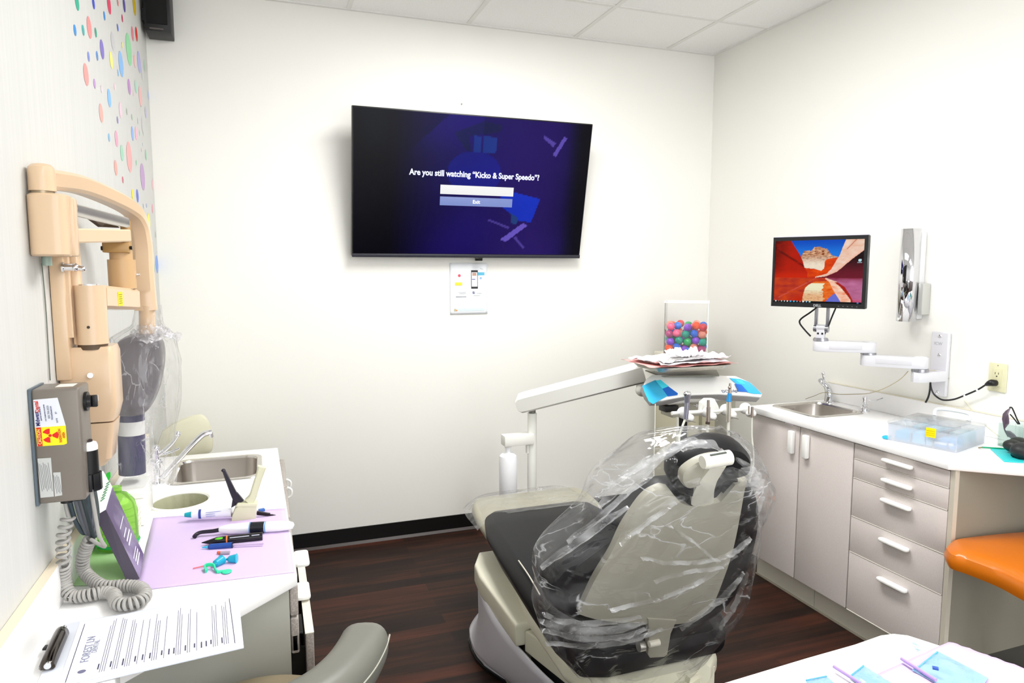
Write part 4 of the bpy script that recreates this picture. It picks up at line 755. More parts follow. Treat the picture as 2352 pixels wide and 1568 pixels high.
MB().cyl(Hd(1674, 922), Hd(1676, 903), .0105, .0085, 16).build('collar', mat('#1f86c4', .3), s); MB().cyl(Hd(1676, 903), Hd(1677, 880), .0065, .0045, 16).ball(Hd(1676, 890), .0075, 12).build('tip', HM, s)
hose([Hd(1673, 968), Hd(1673, 1000), Hd(1674, 1060), Hd(1670, 1100)+V((0, .2, -.2))], s, .006)
s = thing('suction_coupling', Hd(1724, 950), 'short metal coupling at the right end of the holder bar beside the cabinet', 'handpiece', 'dental handpieces')
MB().cyl(Hd(1727, 958), Hd(1728, 934), .006, seg=14).cyl(Hd(1720, 950), Hd(1720, 932), .003, seg=10).build('body', HM, s)
hose([Hd(1727, 957), Hd(1727, 1000), Hd(1728, 1080), Hd(1724, 1130)+V((0, .1, -.2))], s, .0035)
hose([aY(1505, 927, 2.44), aY(1504, 990, 2.44), aY(1502, 1060, 2.44), aY(1502, 1160, 2.44)], t, .0022)
hose([aY(1556, 958, 2.5), aY(1556, 1000, 2.5), aY(1554, 1080, 2.5)], t, .006)
# blue barrier sleeves on both wings
for nm, lab, p1, p2, p3 in (('barrier_sleeve', 'blue barrier sleeve on the left wing of the delivery unit', [(1475, 886), (1504, 873), (1517, 874), (1530, 886), (1545, 902), (1532, 910), (1512, 921), (1500, 928), (1490, 922), (1482, 905)], [(1522, 893), (1535, 887), (1557, 903), (1556, 907), (1534, 910)], [(1506, 874), (1517, 872), (1536, 887), (1521, 892)]),
                    ('barrier_sleeve', 'blue barrier sleeve on the right wing of the delivery unit', [(1675, 868), (1700, 870), (1722, 878), (1735, 890), (1750, 905), (1730, 904), (1716, 901), (1700, 888), (1684, 876)], [(1687, 881), (1703, 883), (1718, 900), (1696, 899)], [(1690, 872), (1704, 874), (1712, 882), (1700, 880)])):
    s = thing(nm, fp_(*p1[0]), lab, 'plastic sleeve', 'blue barrier sleeves')
    MB().prism([fp_(x, y, .002) for x, y in p1], FN*.0008, bev=.0002).build('film', mat('#3cb8e6', .25, trans=.15), s)
    MB().prism([fp_(x, y, .0032) for x, y in p2], FN*.0004).build('print_panel', mat('#1866c8', .35), s)
    MB().prism([fp_(x, y, .0032) for x, y in p3], FN*.0004).build('print_panel', mat('#44d8f0', .35), s)
# tray with crumpled papers
tt = thing('instrument_tray', aY(1575, 855, 2.55), 'steel tray lined in pink paper on top of the delivery unit', 'tray')
tz = aY(1570, 856, 2.43).z+.004
T0 = aZ(1478, 846, tz+.02); X0_, X1_, Y0_, Y1_ = aY(1490, 850, 2.42).x+.05, aY(1672, 845, 2.42).x+.03, 2.42, 2.68
m = MB(); m.loft([rrect(X0_+.025, Y0_+.02, X1_-.025, Y1_-.02, .03, tz), rrect(X0_+.005, Y0_+.005, X1_-.005, Y1_-.005, .035, tz+.018), rrect(X0_-.004, Y0_-.004, X1_+.004, Y1_+.004, .04, tz+.021), rrect(X0_+.008, Y0_+.008, X1_-.008, Y1_-.008, .035, tz+.018), rrect(X0_+.03, Y0_+.03, X1_-.03, Y1_-.03, .03, tz+.003)]).build('tray', mat('#d6d2c4', .25, .7), tt)
def sheet(nm, x0, y0, x1, y1, z, amp, sc, c, par, seed, curl=.02, n=26, rot=0, shape=None):
    cx, cy = (x0+x1)/2, (y0+y1)/2
    def fn(u, v):
        x, y = x0+(x1-x0)*u-cx, y0+(y1-y0)*v-cy; e = max(abs(2*u-1), abs(2*v-1))
        w = 1+.06*nz(u*3, v*3, seed); x, y = x*w, y*w
        return V((cx+x*math.cos(rot)-y*math.sin(rot), cy+x*math.sin(rot)+y*math.cos(rot), z+amp*abs(nz(u*sc, v*sc, seed))*1.3+amp*.18*abs(nz(u*sc*2.3, v*sc*2.3, seed+4))+curl*e**6*(.4+.6*nz(u*4, v*4, seed+9))))
    o = MB().grid(fn, n, n).build(nm, mat(c, .7), None if par is None else par, keep=True, smooth=25, solid=.0008); return o
sheet('pink_liner', X0_-.03, Y0_-.005, X1_+.02, Y1_+.01, tz+.022, .004, 3, '#eca8a4', tt, 1, .012)
sheet('white_liner', X0_+.01, Y0_+.005, X1_-.02, Y1_-.01, tz+.028, .01, 4, '#f2eef0', tt, 2, .016)
for i, (x0, y0, x1, y1, c, lab, amp, sd, rt) in enumerate(((X0_-.01, 2.46, X0_+.24, 2.66, '#f6f2f4', 'crumpled white paper on the left of the tray over the unit', .012, 3, .3), (X0_+.21, 2.46, X1_+.02, 2.64, '#f4eef2', 'crumpled pinkish pouch on the right of the tray over the unit', .014, 5, -.15), (X0_+.14, 2.50, X0_+.29, 2.62, '#ffffff', 'peaked white tissue in the middle of the tray over the unit', .045, 8, .5))):
    o = sheet('crumpled_paper', x0, y0, x1, y1, tz+.034+.006*i, amp, 4.5, c, None, sd, .018, 24, rt); tag(o, lab, 'paper', 'papers on the tray')
for i, (a, b_, lab) in enumerate((((.08, .01), (.23, .055), 'steel dental mirror lying on the tray, nearest the front edge'), ((.06, .03), (.25, .035), 'steel explorer lying across the tray, behind the mirror'), ((.10, .06), (.24, .02), 'steel tweezers lying slanted on the tray'))):
    A, B_ = V((X0_+a[0], Y0_+a[1], tz+.050)), V((X0_+b_[0], Y0_+b_[1], tz+.054))
    s = thing('dental_tool', A, lab, 'dental tool', 'tools on the tray'); MB().cyl(A, B_, .003, .0022, 8).build('handle', CHROME, s); MB().ball(A-(B_-A).normalized()*.006, (.007, .005, .003), 10).build('tip', CHROME, s)
tag(MB().box((X1_-.10, 2.60, tz+.066), (X1_-.065, 2.63, tz+.074), .002).build('blue_clip', mat('#2060c0', .4)), 'small blue clip on the far right of the tray', 'clip')
# ================================================================ prize box on its pedestal
PX0, PX1, PY0 = 2.165, 2.405, 3.27; pz0 = .98
t = thing('pedestal', (2.29, 3.36, 0), 'beige pedestal with a black edge in the far right corner behind the unit', 'pedestal')
MB().box((2.17, 3.26, .0), (2.42, 3.50, .95), .004).build('body', mat('#c2bda4', .5), t)
MB().box((2.165, 3.25, .95), (2.43, 3.52, .978), .004).build('top', mat('#dcd8c8', .4), t)
MB().box((2.168, 3.25, .0), (2.225, 3.26, .95)).build('black_edge', mat('#0c0c0c', .5), t); MB().box((2.31, 3.252, .0), (2.325, 3.26, .95)).build('groove', mat('#8f8b74', .5), t)
t = thing('prize_box', ((PX0+PX1)/2, 3.37, pz0), 'clear acrylic box of colourful toy capsules on the pedestal', 'display box')
ACR = glassy('#ffffff', .97, .04, 1.35); zh = 1.272; D_ = .20
for lo, hi in (((PX0, PY0, pz0), (PX1, PY0+.004, zh)), ((PX0, PY0+D_-.004, pz0), (PX1, PY0+D_, zh)), ((PX0, PY0+.004, pz0), (PX0+.004, PY0+D_-.004, zh)), ((PX1-.004, PY0+.004, pz0), (PX1, PY0+D_-.004, zh))): MB().box(lo, hi).build('acrylic_panel', ACR, t)
MB().box((PX0, PY0, pz0), (PX1, PY0+D_, pz0+.005)).build('acrylic_floor', ACR, t)
lid = MB(); 
for lo, hi in (((PX0-.004, PY0-.004, zh), (PX1+.004, PY0+.003, zh+.008)), ((PX0-.004, PY0+D_-.003, zh), (PX1+.004, PY0+D_+.004, zh+.008)), ((PX0-.004, PY0+.003, zh), (PX0+.003, PY0+D_-.003, zh+.008)), ((PX1-.003, PY0+.003, zh), (PX1+.004, PY0+D_-.003, zh+.008))): lid.box(lo, hi)
lid.build('rim', mat('#f6f8f8', .2), t)
MB().box((PX1-.0045, PY0-.001, pz0), (PX1+.001, PY0+.004, zh)).build('edge_strip', mat('#e8ecec', .2), t)
RC = V(((PX0+PX1)/2, 3.37, 0)); t.rotation_euler = (0, 0, R_(-36))
random.seed(5)
cols = [('orange', '#ff5a10'), ('green', '#0cb060'), ('blue', '#2878f0'), ('pink', '#ff6090'), ('purple', '#8a40d0'), ('red', '#e03040'), ('peach', '#f8a088'), ('teal', '#18b098'), ('magenta', '#b82878')]
caps = []; CRD = .0225
for lay in range(4):
    for j in range(3):
        for i in range(5):
            x = PX0+.027+i*(PX1-PX0-.054)/4+(.008 if (lay+j) % 2 else -.004); y = PY0+.032+j*(D_-.064)/2; zc = pz0+.030+lay*.041+(.008 if (i+j) % 2 else 0)+random.uniform(-.002, .003)
            if lay == 3 and (random.random() < .35): continue
            caps.append((x+random.uniform(-.002, .002), y+random.uniform(-.003, .003), zc, lay, i, j))
proto = {}
pos = {0: 'bottom', 1: 'second', 2: 'third', 3: 'top'}; ordn = ['first', 'second', 'third', 'fourth', 'last']; rown = ['front', 'middle', 'back']
for n, (x, y, zc, lay, i, j) in enumerate(caps):
    x = max(PX0+.0275, min(PX1-.0275, x)); y = max(PY0+.0300, min(PY0+D_-.0300, y))
    nm, c = cols[(i*2+j*3+lay*4+(i*lay)) % len(cols)]
    if nm not in proto:
        r = bpy.data.objects.new('toy_capsule', None); COL.objects.link(r); place(r, (0, 0, 0), None); r.location = (0, 0, 0)
        bot = MB().lathe((0, 0, 0), [(CRD*math.cos(a), CRD*math.sin(a)) for a in [-1.5, -1.2, -.9, -.6, -.3, 0]]+[(CRD+.0006, .0)], seg=20).build('capsule_base', mat(c, .25, coat=.3), r)
        top = MB().lathe((0, 0, 0), [(CRD*math.cos(a), CRD*math.sin(a)) for a in [0, .3, .6, .9, 1.2, 1.5]], seg=20).build('capsule_lid', glassy(c, .25, .05, .4), r)
        proto[nm] = (r, bot, top); rr_ = r
    else:
        r, bot, top = proto[nm]; rr_ = r.copy(); COL.objects.link(rr_)
        for ch in (bot, top): q = ch.copy(); COL.objects.link(q); q.parent = rr_
    a_ = R_(-36); x, y = RC.x+(x-RC.x)*math.cos(a_)-(y-RC.y)*math.sin(a_), RC.y+(x-RC.x)*math.sin(a_)+(y-RC.y)*math.cos(a_)
    rr_.location = (x, y, zc); rr_.rotation_euler = (random.uniform(-2.6, 2.6), random.uniform(-1, 1), random.uniform(0, 6))
    tag(rr_, '%s toy capsule, %s from the left in the %s row of the %s layer' % (nm, ordn[i], rown[j], pos[lay]), 'toy capsule', 'toy capsules in the clear box')
# ================================================================ monitor on its wall arm
MN = V((-.866, -.5, 0)); MP = V((2.13, 2.25, 1.46))
c4 = [aP(x, y, MP, MN) for x, y in ((1775, 706), (1990, 706), (1993, 539), (1774, 546))]
mu = ((c4[1]-c4[0])+(c4[2]-c4[3])).normalized(); mu.z = 0; mu.normalize(); mw = ((c4[1]-c4[0]).length+(c4[2]-c4[3]).length)/2; mh = ((c4[3]-c4[0]).length+(c4[2]-c4[1]).length)/2; mc = sum(c4, V((0, 0, 0)))/4
mn = mu.cross(Z_)
t = thing('monitor', (mc.x, mc.y, mc.z-mh/2), 'black framed computer monitor showing a red canyon, held by a wall arm', 'monitor')
MBK = mat('#101114', .35)
MB().obox(mc-mn*.018, mu*mw/2, Z_*mh/2, mn*.014, .003).build('housing', MBK, t)
fr = MB(); b_ = .018
for (u0, u1, v0, v1) in ((-mw/2, -mw/2+b_*.55, -mh/2, mh/2), (mw/2-b_*.75, mw/2, -mh/2, mh/2), (-mw/2+b_*.55, mw/2-b_*.75, -mh/2, -mh/2+b_), (-mw/2+b_*.55, mw/2-b_*.75, mh/2-b_*.85, mh/2)):
    fr.obox(mc+mu*(u0+u1)/2+Z_*(v0+v1)/2, mu*(u1-u0)/2, Z_*(v1-v0)/2, mn*.004)
fr.build('bezel', MBK, t)
MB().obox(mc+Z_*(mh/2+.0008)-mn*.008, mu*mw/2, Z_*.001, mn*.010).build('top_trim', mat('#b8b4c8', .3), t)
s0 = mc-mu*(mw/2-b_*.55)-Z_*(mh/2-b_)+mn*.0002; sw2, sh2 = mw-b_*1.3, mh-b_*1.85
def fbm(x, y, k): return nz(x, y, k)+.5*nz(x*2.1, y*2.1, k+3)+.25*nz(x*4.3, y*4.3, k+7)
H8 = lambda s: s2l(s)
def wallpic(u, v):
    x, y = 190+u*1655, 150+v*1225
    if y > 1335:
        if 1338 < y < 1368:
            for cx, c in ((232, '#e8f4f8'), (290, '#806058'), (347, '#a0c0c0'), (405, '#b8c4c8'), (465, '#f0f4f0'), (526, '#48b8f0'), (592, '#20c8f0'), (652, '#8098b8'), (715, '#d07060'), (772, '#f0f8f8'), (836, '#90c8f0'), (897, '#b8e8e0'), (1775, '#5878b8')):
                if abs(x-cx) < 14 and abs(y-1353) < 12: return H8(c)
        return H8('#0c0e12')
    if 1740 < x < 1812 and 515 < y < 575 and math.hypot(x-1778, (y-545)*1.2) < 30: return H8('#b8e4ec')
    if 1735 < x < 1815 and 580 < y < 594: return H8('#90a8b0')
    n = fbm(x/160, y/60, 1)
    # left wall edge
    def ip(P, t_):
        for a, b in zip(P, P[1:]):
            if a[0] <= t_ <= b[0]: return a[1]+(b[1]-a[1])*(t_-a[0])/(b[0]-a[0])
        return P[0][1] if t_ < P[0][0] else P[-1][1]
    le = ip([(150, 495), (260, 560), (420, 670), (550, 730), (680, 770), (780, 830)], y)
    horizon = 880
    sky = mixc(H8('#0a4cc0'), H8('#1c78e0'), sm(150, 450, y))
    if y < horizon:
        if x < le:
            c = mixc(H8('#4a0a06'), H8('#b01c08'), sm(180, 700, x+.3*y)); c = mixc(c, H8('#300a08'), .7*sm(45, 0, abs((y-430)-(x-400)*.62))); c = mixc(c, H8('#e02c08'), .5*sm(700, 860, y)); return mixc(c, H8('#d02008'), max(0, n)*.35)
        # right ramp: white band
        ru = ip([(150, 1515), (300, 1460), (430, 1420), (560, 1350), (700, 1280), (800, 1190), (860, 980)], y); rl = ip([(150, 1990), (350, 1850), (520, 1640), (650, 1500), (760, 1380), (850, 1180), (875, 1000)], y)
        if x > rl:
            c = mixc(H8('#1c0c10'), H8('#6c1828'), sm(450, 860, y+nz(x/90, y/30)*60)); return c
        if x > ru:
            c = mixc(H8('#f4dccc'), H8('#e8b090'), .5+.5*n); c = mixc(c, H8('#b84820'), .8*sm(20, 0, abs((x-1640)+(y-220)*.9))) if y < 330 else c; return mixc(c, H8('#f8a890'), .5*sm(80, 0, abs(x-rl)))
        top = ip([(690, 470), (750, 355), (850, 345), (880, 360), (940, 285), (1040, 275), (1120, 310), (1180, 320), (1230, 400), (1290, 450), (1390, 480), (1500, 500)], x)+12*nz(x/14, 3)
        if y < top: return sky
        if y < ip([(700, 660), (800, 690), (960, 705), (1090, 745), (1140, 700), (1150, 560), (1180, 520), (1400, 480)], x):
            c = mixc(H8('#e8b890'), H8('#8a4428'), .5+.9*fbm(x/60, y/22, 5)); return mixc(c, H8('#f6ead4'), sm(430, 640, y)*.85)
        return mixc(H8('#e84c08'), H8('#c83008'), .5+.8*n)
    # lower, mirrored part
    if x > ip([(880, 1180), (960, 1400), (1050, 1530), (1180, 1620), (1300, 1680)], y):
        c = mixc(H8('#8a3048'), H8('#b86890'), sm(860, 1000, y)+.3*n); return mixc(c, H8('#c83858'), sm(1250, 1330, y)*.6)
    if x > ip([(880, 1150), (960, 1340), (1050, 1450), (1180, 1560), (1300, 1650)], y) and y > 960: return H8('#a82010')
    if x > ip([(900, 1170), (960, 1250), (1100, 1320), (1200, 1380), (1335, 1470)], y): return mixc(H8('#f8e0c8'), H8('#f4a888'), .5+.8*n)
    l2 = ip([(880, 2000), (960, 960), (1020, 860), (1080, 800), (1200, 770), (1335, 745)], y)
    if x > l2:
        if y > ip([(1190, 1340), (1280, 1240), (1350, 1180)], x) and x > 1190: return H8('#6870d0')
        if x > 1140+60*nz(y/60) or y < 990: return mixc(H8('#e05810'), H8('#f08030'), .5+n)
        return mixc(mixc(H8('#f0ecc8'), H8('#e8b888'), sm(1080, 1250, y)), H8('#b05828'), max(0, fbm(x/60, y/25, 8))*sm(1050, 1200, y))
    c = mixc(H8('#c84018'), H8('#b03020'), .5+n); c = mixc(c, H8('#e0685c'), .5*sm(30, 0, abs(y-(1330-.55*(x-190)))+abs(40*n))); return mixc(c, H8('#c02404'), sm(1150, 1330, y)*sm(400, 700, x))
screen(wallpic, s0, mu, Z_, sw2, sh2, 200, 150, 'screen', t, .95)
text('DELL', mc-Z_*(mh/2-b_*.45)+mn*.0045+mu*.005, mu, Z_, .014, mat('#b8bcc0', .3, .5), t, 'maker_lettering', bold=.0003)
for k in range(5): MB().obox(mc-Z_*(mh/2-b_*.45)+mn*.0042+mu*(mw*.235+.017*k), mu*.0025, Z_*.0012, mn*.0004).build('bezel_button', mat('#6a6c6c', .4), t)
SIL = mat('#dcdbe0', .35, .1); SILM = mat('#a8a8b0', .25, .9)
t = thing('articulating_mount', (2.59, 2.03, .95), 'light grey folding monitor arm screwed to the right wall above the sink counter', 'wall mount')
pl = [aX(x, y, RW-.001) for x, y in ((2142, 758), (2182, 765), (2178, 908), (2138, 903))]
y0, y1 = min(p.y for p in pl)+.002, max(p.y for p in pl)-.01; z0, z1 = (pl[2].z+pl[3].z)/2-.005, (pl[0].z+pl[1].z)/2
MB().box((RW-.018, y0, z0), (RW-.001, y1, z1), .005, 3).build('wall_plate', SIL, t)
for px, py in ((2159, 772), (2157, 815), (2152, 901)):
    p = aX(px, py, RW-.018); MB().ball(p, (.004, .008, .008), 12).build('plate_screw', CHROME, t)
text('ICW', aX(2155, 789, RW-.0185), V((0, -1, 0)), Z_, .018, mat('#b4b4ba', .4), t, 'embossed_lettering')
Q1 = aX(2112, 862, 2.47); bz0, bz1 = aX(2112, 877, 2.47).z, aX(2112, 853, 2.47).z
MB().prism([(RW-.018, Q1.y-.030, bz0), (2.47, Q1.y-.030, bz0), (2.447, Q1.y-.020, bz0), (2.438, Q1.y, bz0), (2.447, Q1.y+.020, bz0), (2.47, Q1.y+.03, bz0), (RW-.018, Q1.y+.03, bz0)], (0, 0, bz1-bz0), bev=.003).build('wall_bracket', SIL, t)
MB().cyl((2.47, Q1.y, bz1), (2.47, Q1.y, bz1+.012), .031, seg=32).build('joint_ring', SILM, t)
def arm(A, B, z0, z1, nm, w=.029):
    A, B = V(A), V(B); d = (B-A); d.z = 0; d.normalize(); s = Z_.cross(d); pts = []
    for k in range(9): a = -math.pi/2+math.pi*k/8; pts.append(B+d*w*math.cos(a)+s*w*math.sin(a))
    for k in range(9): a = math.pi/2+math.pi*k/8; pts.append(A+d*w*math.cos(a)+s*w*math.sin(a))
    o = MB().prism([(p.x, p.y, z0) for p in pts], (0, 0, z1-z0), bev=.003).build(nm, SIL, t)
    MB().obox((A+B)/2+V((0, 0, (z0+z1)/2-A.z+0))-V((0, 0, (B.z-A.z)/2))-s*(w+.0006) if s.y > 0 else (A+B)/2+V((0, 0, (z0+z1)/2-A.z-(B.z-A.z)/2))+s*(w+.0006), d*((B-A).length/2-.03), s*.0008, Z_*.009, .0005).build('arm_recess', mat('#d0cfd4', .4), o)
    return o
P2 = aX(1995, 805, 2.35); P3 = aX(1885, 780, 2.20)
la, lb_ = bz1+.012, bz1+.012+.046
arm((2.47, Q1.y, 0), (P2.x, P2.y, 0), la, lb_, 'lower_arm'); MB().cyl((2.47, Q1.y, lb_), (2.47, Q1.y, lb_+.002), .022, seg=28).build('arm_cap', mat('#eeeef0', .3), t)
MB().cyl((P2.x, P2.y, lb_), (P2.x, P2.y, lb_+.008), .030, seg=32).build('joint_ring', SILM, t)
ua, ub = lb_+.008, lb_+.008+.044
arm((P2.x, P2.y, 0), (P3.x, P3.y, 0), ua, ub, 'upper_arm'); MB().cyl((P2.x, P2.y, ub), (P2.x, P2.y, ub+.002), .022, seg=28).build('arm_cap', mat('#eeeef0', .3), t)
MB().cyl((P3.x, P3.y, ub), (P3.x, P3.y, ub+.009), .030, seg=32).cyl((P3.x, P3.y, ub+.009), (P3.x, P3.y, ub+.013), .027, seg=32).build('joint_ring', SILM, t)
hb = ub+.013; vd = mu
MB().obox(V((P3.x, P3.y, hb+.022)), vd*.0165, mn*.012, Z_*.024, .003).build('tilt_head', SIL, t)
for s_ in (-1, 1):
    MB().obox(V((P3.x, P3.y, hb+.018))+vd*.0085*s_+mn*.0122, vd*.004, mn*.0006, Z_*.004, .001).build('tilt_screw', BLACK, t)
    MB().cyl(V((P3.x, P3.y, hb+.038))+vd*s_*.017, V((P3.x, P3.y, hb+.038))+vd*s_*.029, .015, seg=24).obox(V((P3.x, P3.y, (hb+.038+mc.z-.10)/2))+vd*s_*.023-mn*.004, vd*.006, mn*.006, Z_*((mc.z-.10)-(hb+.038))/2, .001).build('tilt_fork', SILM, t)
MB().cyl(V((P3.x, P3.y, hb+.042))-vd*.017, V((P3.x, P3.y, hb+.042))+vd*.017, .014, seg=24).build('tilt_barrel', mat('#e6e5ea', .25, .3), t)
mb_ = mc-mn*.03; mount = V((P3.x, P3.y, mc.z-.09)); MB().obox((mount+mb_-V((0, 0, .06)))/2-mn*.0, vd*.04, mn*max(.005, abs((mb_-mount).dot(mn))/2+.006), Z_*.035, .002).build('mount_plate', SILM, t)
K = lambda x, y, o=0: aX(x, y, 2.20+o)
tag(MB().tube([aP(x, y, V((P3.x, P3.y, 0)), MN) for x, y in ((1876, 706), (1860, 718), (1840, 732), (1837, 742), (1848, 757), (1862, 772))], .0036, 8).build('monitor_cable', BLACK), 'black cable looping left of the tilt head under the monitor', 'cable')
tag(MB().tube([aP(x, y, V((P3.x, P3.y, 0)), MN) for x, y in ((1920, 706), (1909, 732), (1903, 748), (1892, 771))], .0032, 8).build('monitor_cable', BLACK), 'straight black cable slanting right of the tilt head under the monitor', 'cable')
# outlet and cords
t = thing('wall_outlet', (RW-.005, 1.79, 1.0), 'cream duplex wall outlet on the right wall beside the monitor arm', 'outlet')
ol_ = [aX(x, y, RW) for x, y in ((2274, 834), (2316, 834), (2312, 901), (2272, 897))]; oy0, oy1 = min(p.y for p in ol_)+.001, max(p.y for p in ol_)-.001; oz0, oz1 = (ol_[2].z+ol_[3].z)/2, (ol_[0].z+ol_[1].z)/2; ocy = (oy0+oy1)/2
IV = mat('#dcd8b4', .4)
MB().box((RW-.006, oy0, oz0), (RW-.0005, oy1, oz1), .002, 2).build('cover_plate', IV, t)
MB().box((RW-.009, ocy-.017, oz0+.02), (RW-.005, ocy+.017, oz1-.02), .0015).build('receptacle', mat('#d6d2ac', .4), t)
for dz in (.018,):
    for dy in (-.006, .006): MB().box((RW-.0096, ocy+dy-.001, oz1-.042), (RW-.0088, ocy+dy+.001, oz1-.034)).build('slot', mat('#4a4030', .5), t)
    MB().cyl((RW-.0096, ocy, oz1-.049), (RW-.0088, ocy, oz1-.049), .0025, seg=10).build('ground_hole', mat('#2a2010', .5), t)
MB().cyl((RW-.007, ocy, oz1-.008), (RW-.0058, ocy, oz1-.008), .002, seg=10).build('plate_screw', mat('#8a8468', .4), t)
pz = aX(2284, 880, RW-.02)
t = thing('power_cord', (2.5, 1.9, .95), 'black power cord plugged into the cream outlet and rising to the monitor arm', 'cord')
pk = V((RW-.0092, ocy+.002, pz.z)); pe = aX(2270, 881, RW-.028)
MB().tube([pk, pk+V((-.016, .004, .001)), V((pe.x, pe.y, pe.z)), aX(2263, 884, RW-.03)], [.012, .013, .010, .004], 12).build('plug', BLACK, t)
MB().tube([aX(2263, 884, RW-.03), aX(2245, 895, RW-.03), aX(2215, 908, RW-.03), aX(2190, 917, RW-.03), aX(2165, 918, RW-.035), aX(2147, 907, RW-.06), aX(2139, 892, 2.50), aX(2137, 878, 2.49)], .0034, 10, sub=8).build('cord', BLACK, t)
for a, b in ((2218, 2214), (2247, 2243)):
    MB().tube([aX(a, 907 if a < 2240 else 894, RW-.0298), aX(b, 909 if a < 2240 else 896, RW-.0298)], .0039, 10).build('tape_band', WHITE, t)
tag(MB().tube([aX(2137, 880, 2.49), aX(2136, 895, 2.495), aX(2132, 912, 2.50), aX(2126, 924, 2.50)], .0036, 10).build('hanging_cable', BLACK), 'short black cable hanging from the wall bracket behind the clear case', 'cable')
TN = mat('#a39878', .5)
tag(MB().tube([aX(2086, 852, 2.44), aX(2066, 872, 2.42), aX(2030, 892, 2.40), aX(1995, 903, 2.40), aX(1960, 905, 2.42), aX(1925, 905, 2.45), aX(1893, 901, 2.50), aX(1870, 909, 2.55), aX(1850, 916, 2.57)], .0016, 6).build('thin_cord', TN), 'thin tan cord drooping from the arm bracket behind the chrome tap', 'cord')
tag(MB().tube([aX(2134, 851, 2.52), aX(2150, 851, 2.55), aX(2165, 860, RW-.012), aX(2180, 869, RW-.004)], .0014, 6).build('thin_cord', mat('#c8c0a8', .5)), 'thin pale cord crossing the wall plate of the monitor arm', 'cord')
tag(MB().tube([aX(2215, 920, RW-.004), aX(2235, 943, RW-.004), aX(2248, 960, RW-.004), aX(2268, 980, RW-.03), aX(2296, 1003, RW-.08)], .0016, 6).build('thin_cord', mat('#d8d4bc', .5)), 'thin pale cord slanting down the wall behind the clear case', 'cord')
# chrome glove/cup dispenser on the right wall
t = thing('cup_dispenser', (RW-.05, 2.15, 1.25), 'tall chrome tube dispenser mounted on the right wall above the arm', 'dispenser')
z0, z1 = 1.243, 1.628; yc = (aX(2087, 640, 2.545).y); 
MB().cyl((2.545, yc, z0), (2.545, yc, z1), .038, seg=40, caps=False).build('tube', mat('#dcdce0', .05, 1), t, solid=.0015)
MB().box((2.57, yc-.030, z0+.01), (RW-.001, yc+.030, z1-.01), .002).build('backing', mat('#e4e4e6', .3), t)
MB().cyl((2.545-.038, yc+.004, z0+.010), (2.545-.0405, yc+.004, z0+.010), .006, seg=16).build('base_screw', mat('#f0f0f2', .1, .8), t)
MB().box((RW-.045, yc-.062, z0+.03), (RW-.001, yc-.040, z0+.16), .003).build('side_clip', mat('#c8c8c4', .3, .4), t)
# ================================================================ right cabinet and worktop
RT = .825; LG = mottled('#d2c9c5', '#d8d0cc', 300, .45); FXX = 2.13
t = rwt = thing('right_worktop', (2.36, 1.9, RT-.028), 'white laminate worktop with an angled desk end along the right wall', 'worktop')
fx, fy1 = 2.112, 2.60; nb = aZ(2192, 1059, RT); nf = aZ(2352, 1073, RT); dd = (nf-nb); nf2 = nb+dd*2.4
out = [(RW-.001, fy1), (fx, fy1), (fx+.002, nb.y), (nf2.x, nf2.y), (RW-.001, nf2.y)]
nb.x = fx+.002
o = MB().prism([(x, y, RT-.028) for x, y in out], (0, 0, .028), bev=.004).build('top', LAM, t)
RX0, RY0, RX1, RY1 = 2.205, 2.275, 2.495, 2.575
cut(o, MB().box((RX0+.012, RY0+.012, RT-.1), (RX1-.012, RY1-.012, RT+.05)))
MB().box((RW-.02, nf2.y, RT), (RW-.001, fy1, RT+.085), .002).build('backsplash', LAM, t); MB().box((RW-.021, nf2.y, RT+.0851), (RW-.001, fy1, RT+.087)).build('splash_cap', mat('#dcd6c2', .5), t)
sink('right_sink', RX0, RY0, RX1, RY1, RT, .13, 'stainless steel sink set in the right worktop near the dental unit')
t = thing('right_cabinet', (2.36, 2.1, 0), 'grey laminate base cabinet with two doors and five drawers along the right wall', 'cabinet')
MB().box((FXX+.021, 1.585, .11), (RW-.001, 1.605, RT-.029)).build('side_panel', mat('#8f8a7c', .5), t, label='side panel facing the desk')
MB().box((FXX+.002, 1.583, .11), (FXX+.021, 1.600, RT-.029)).build('edge_strip', mat('#cac3b4', .45), t)
MB().box((FXX+.021, 1.605, .11), (FXX+.04, 2.59, RT-.029)).box((FXX+.04, 2.575, .11), (RW-.001, 2.59, RT-.029)).box((FXX+.04, 1.605, .11), (RW-.001, 2.575, .125)).build('carcass', GP, t)
MB().box((2.19, 1.585, 0), (2.205, 2.22, .105)).build('toe_kick', mat('#cfcabc', .5), t); MB().box((2.19, 2.223, 0), (2.205, 2.59, .105)).build('toe_kick', mat('#cfcabc', .5), t)
MB().box((2.205, 1.60, 0), (2.59, 1.62, .11)).build('base_side', mat('#4c4a44', .6), t)
MB().box((2.183, 1.6, 0), (2.19, 2.59, .006)).build('floor_trim', mat('#a8a290', .5), t)
def dzl(y): return y
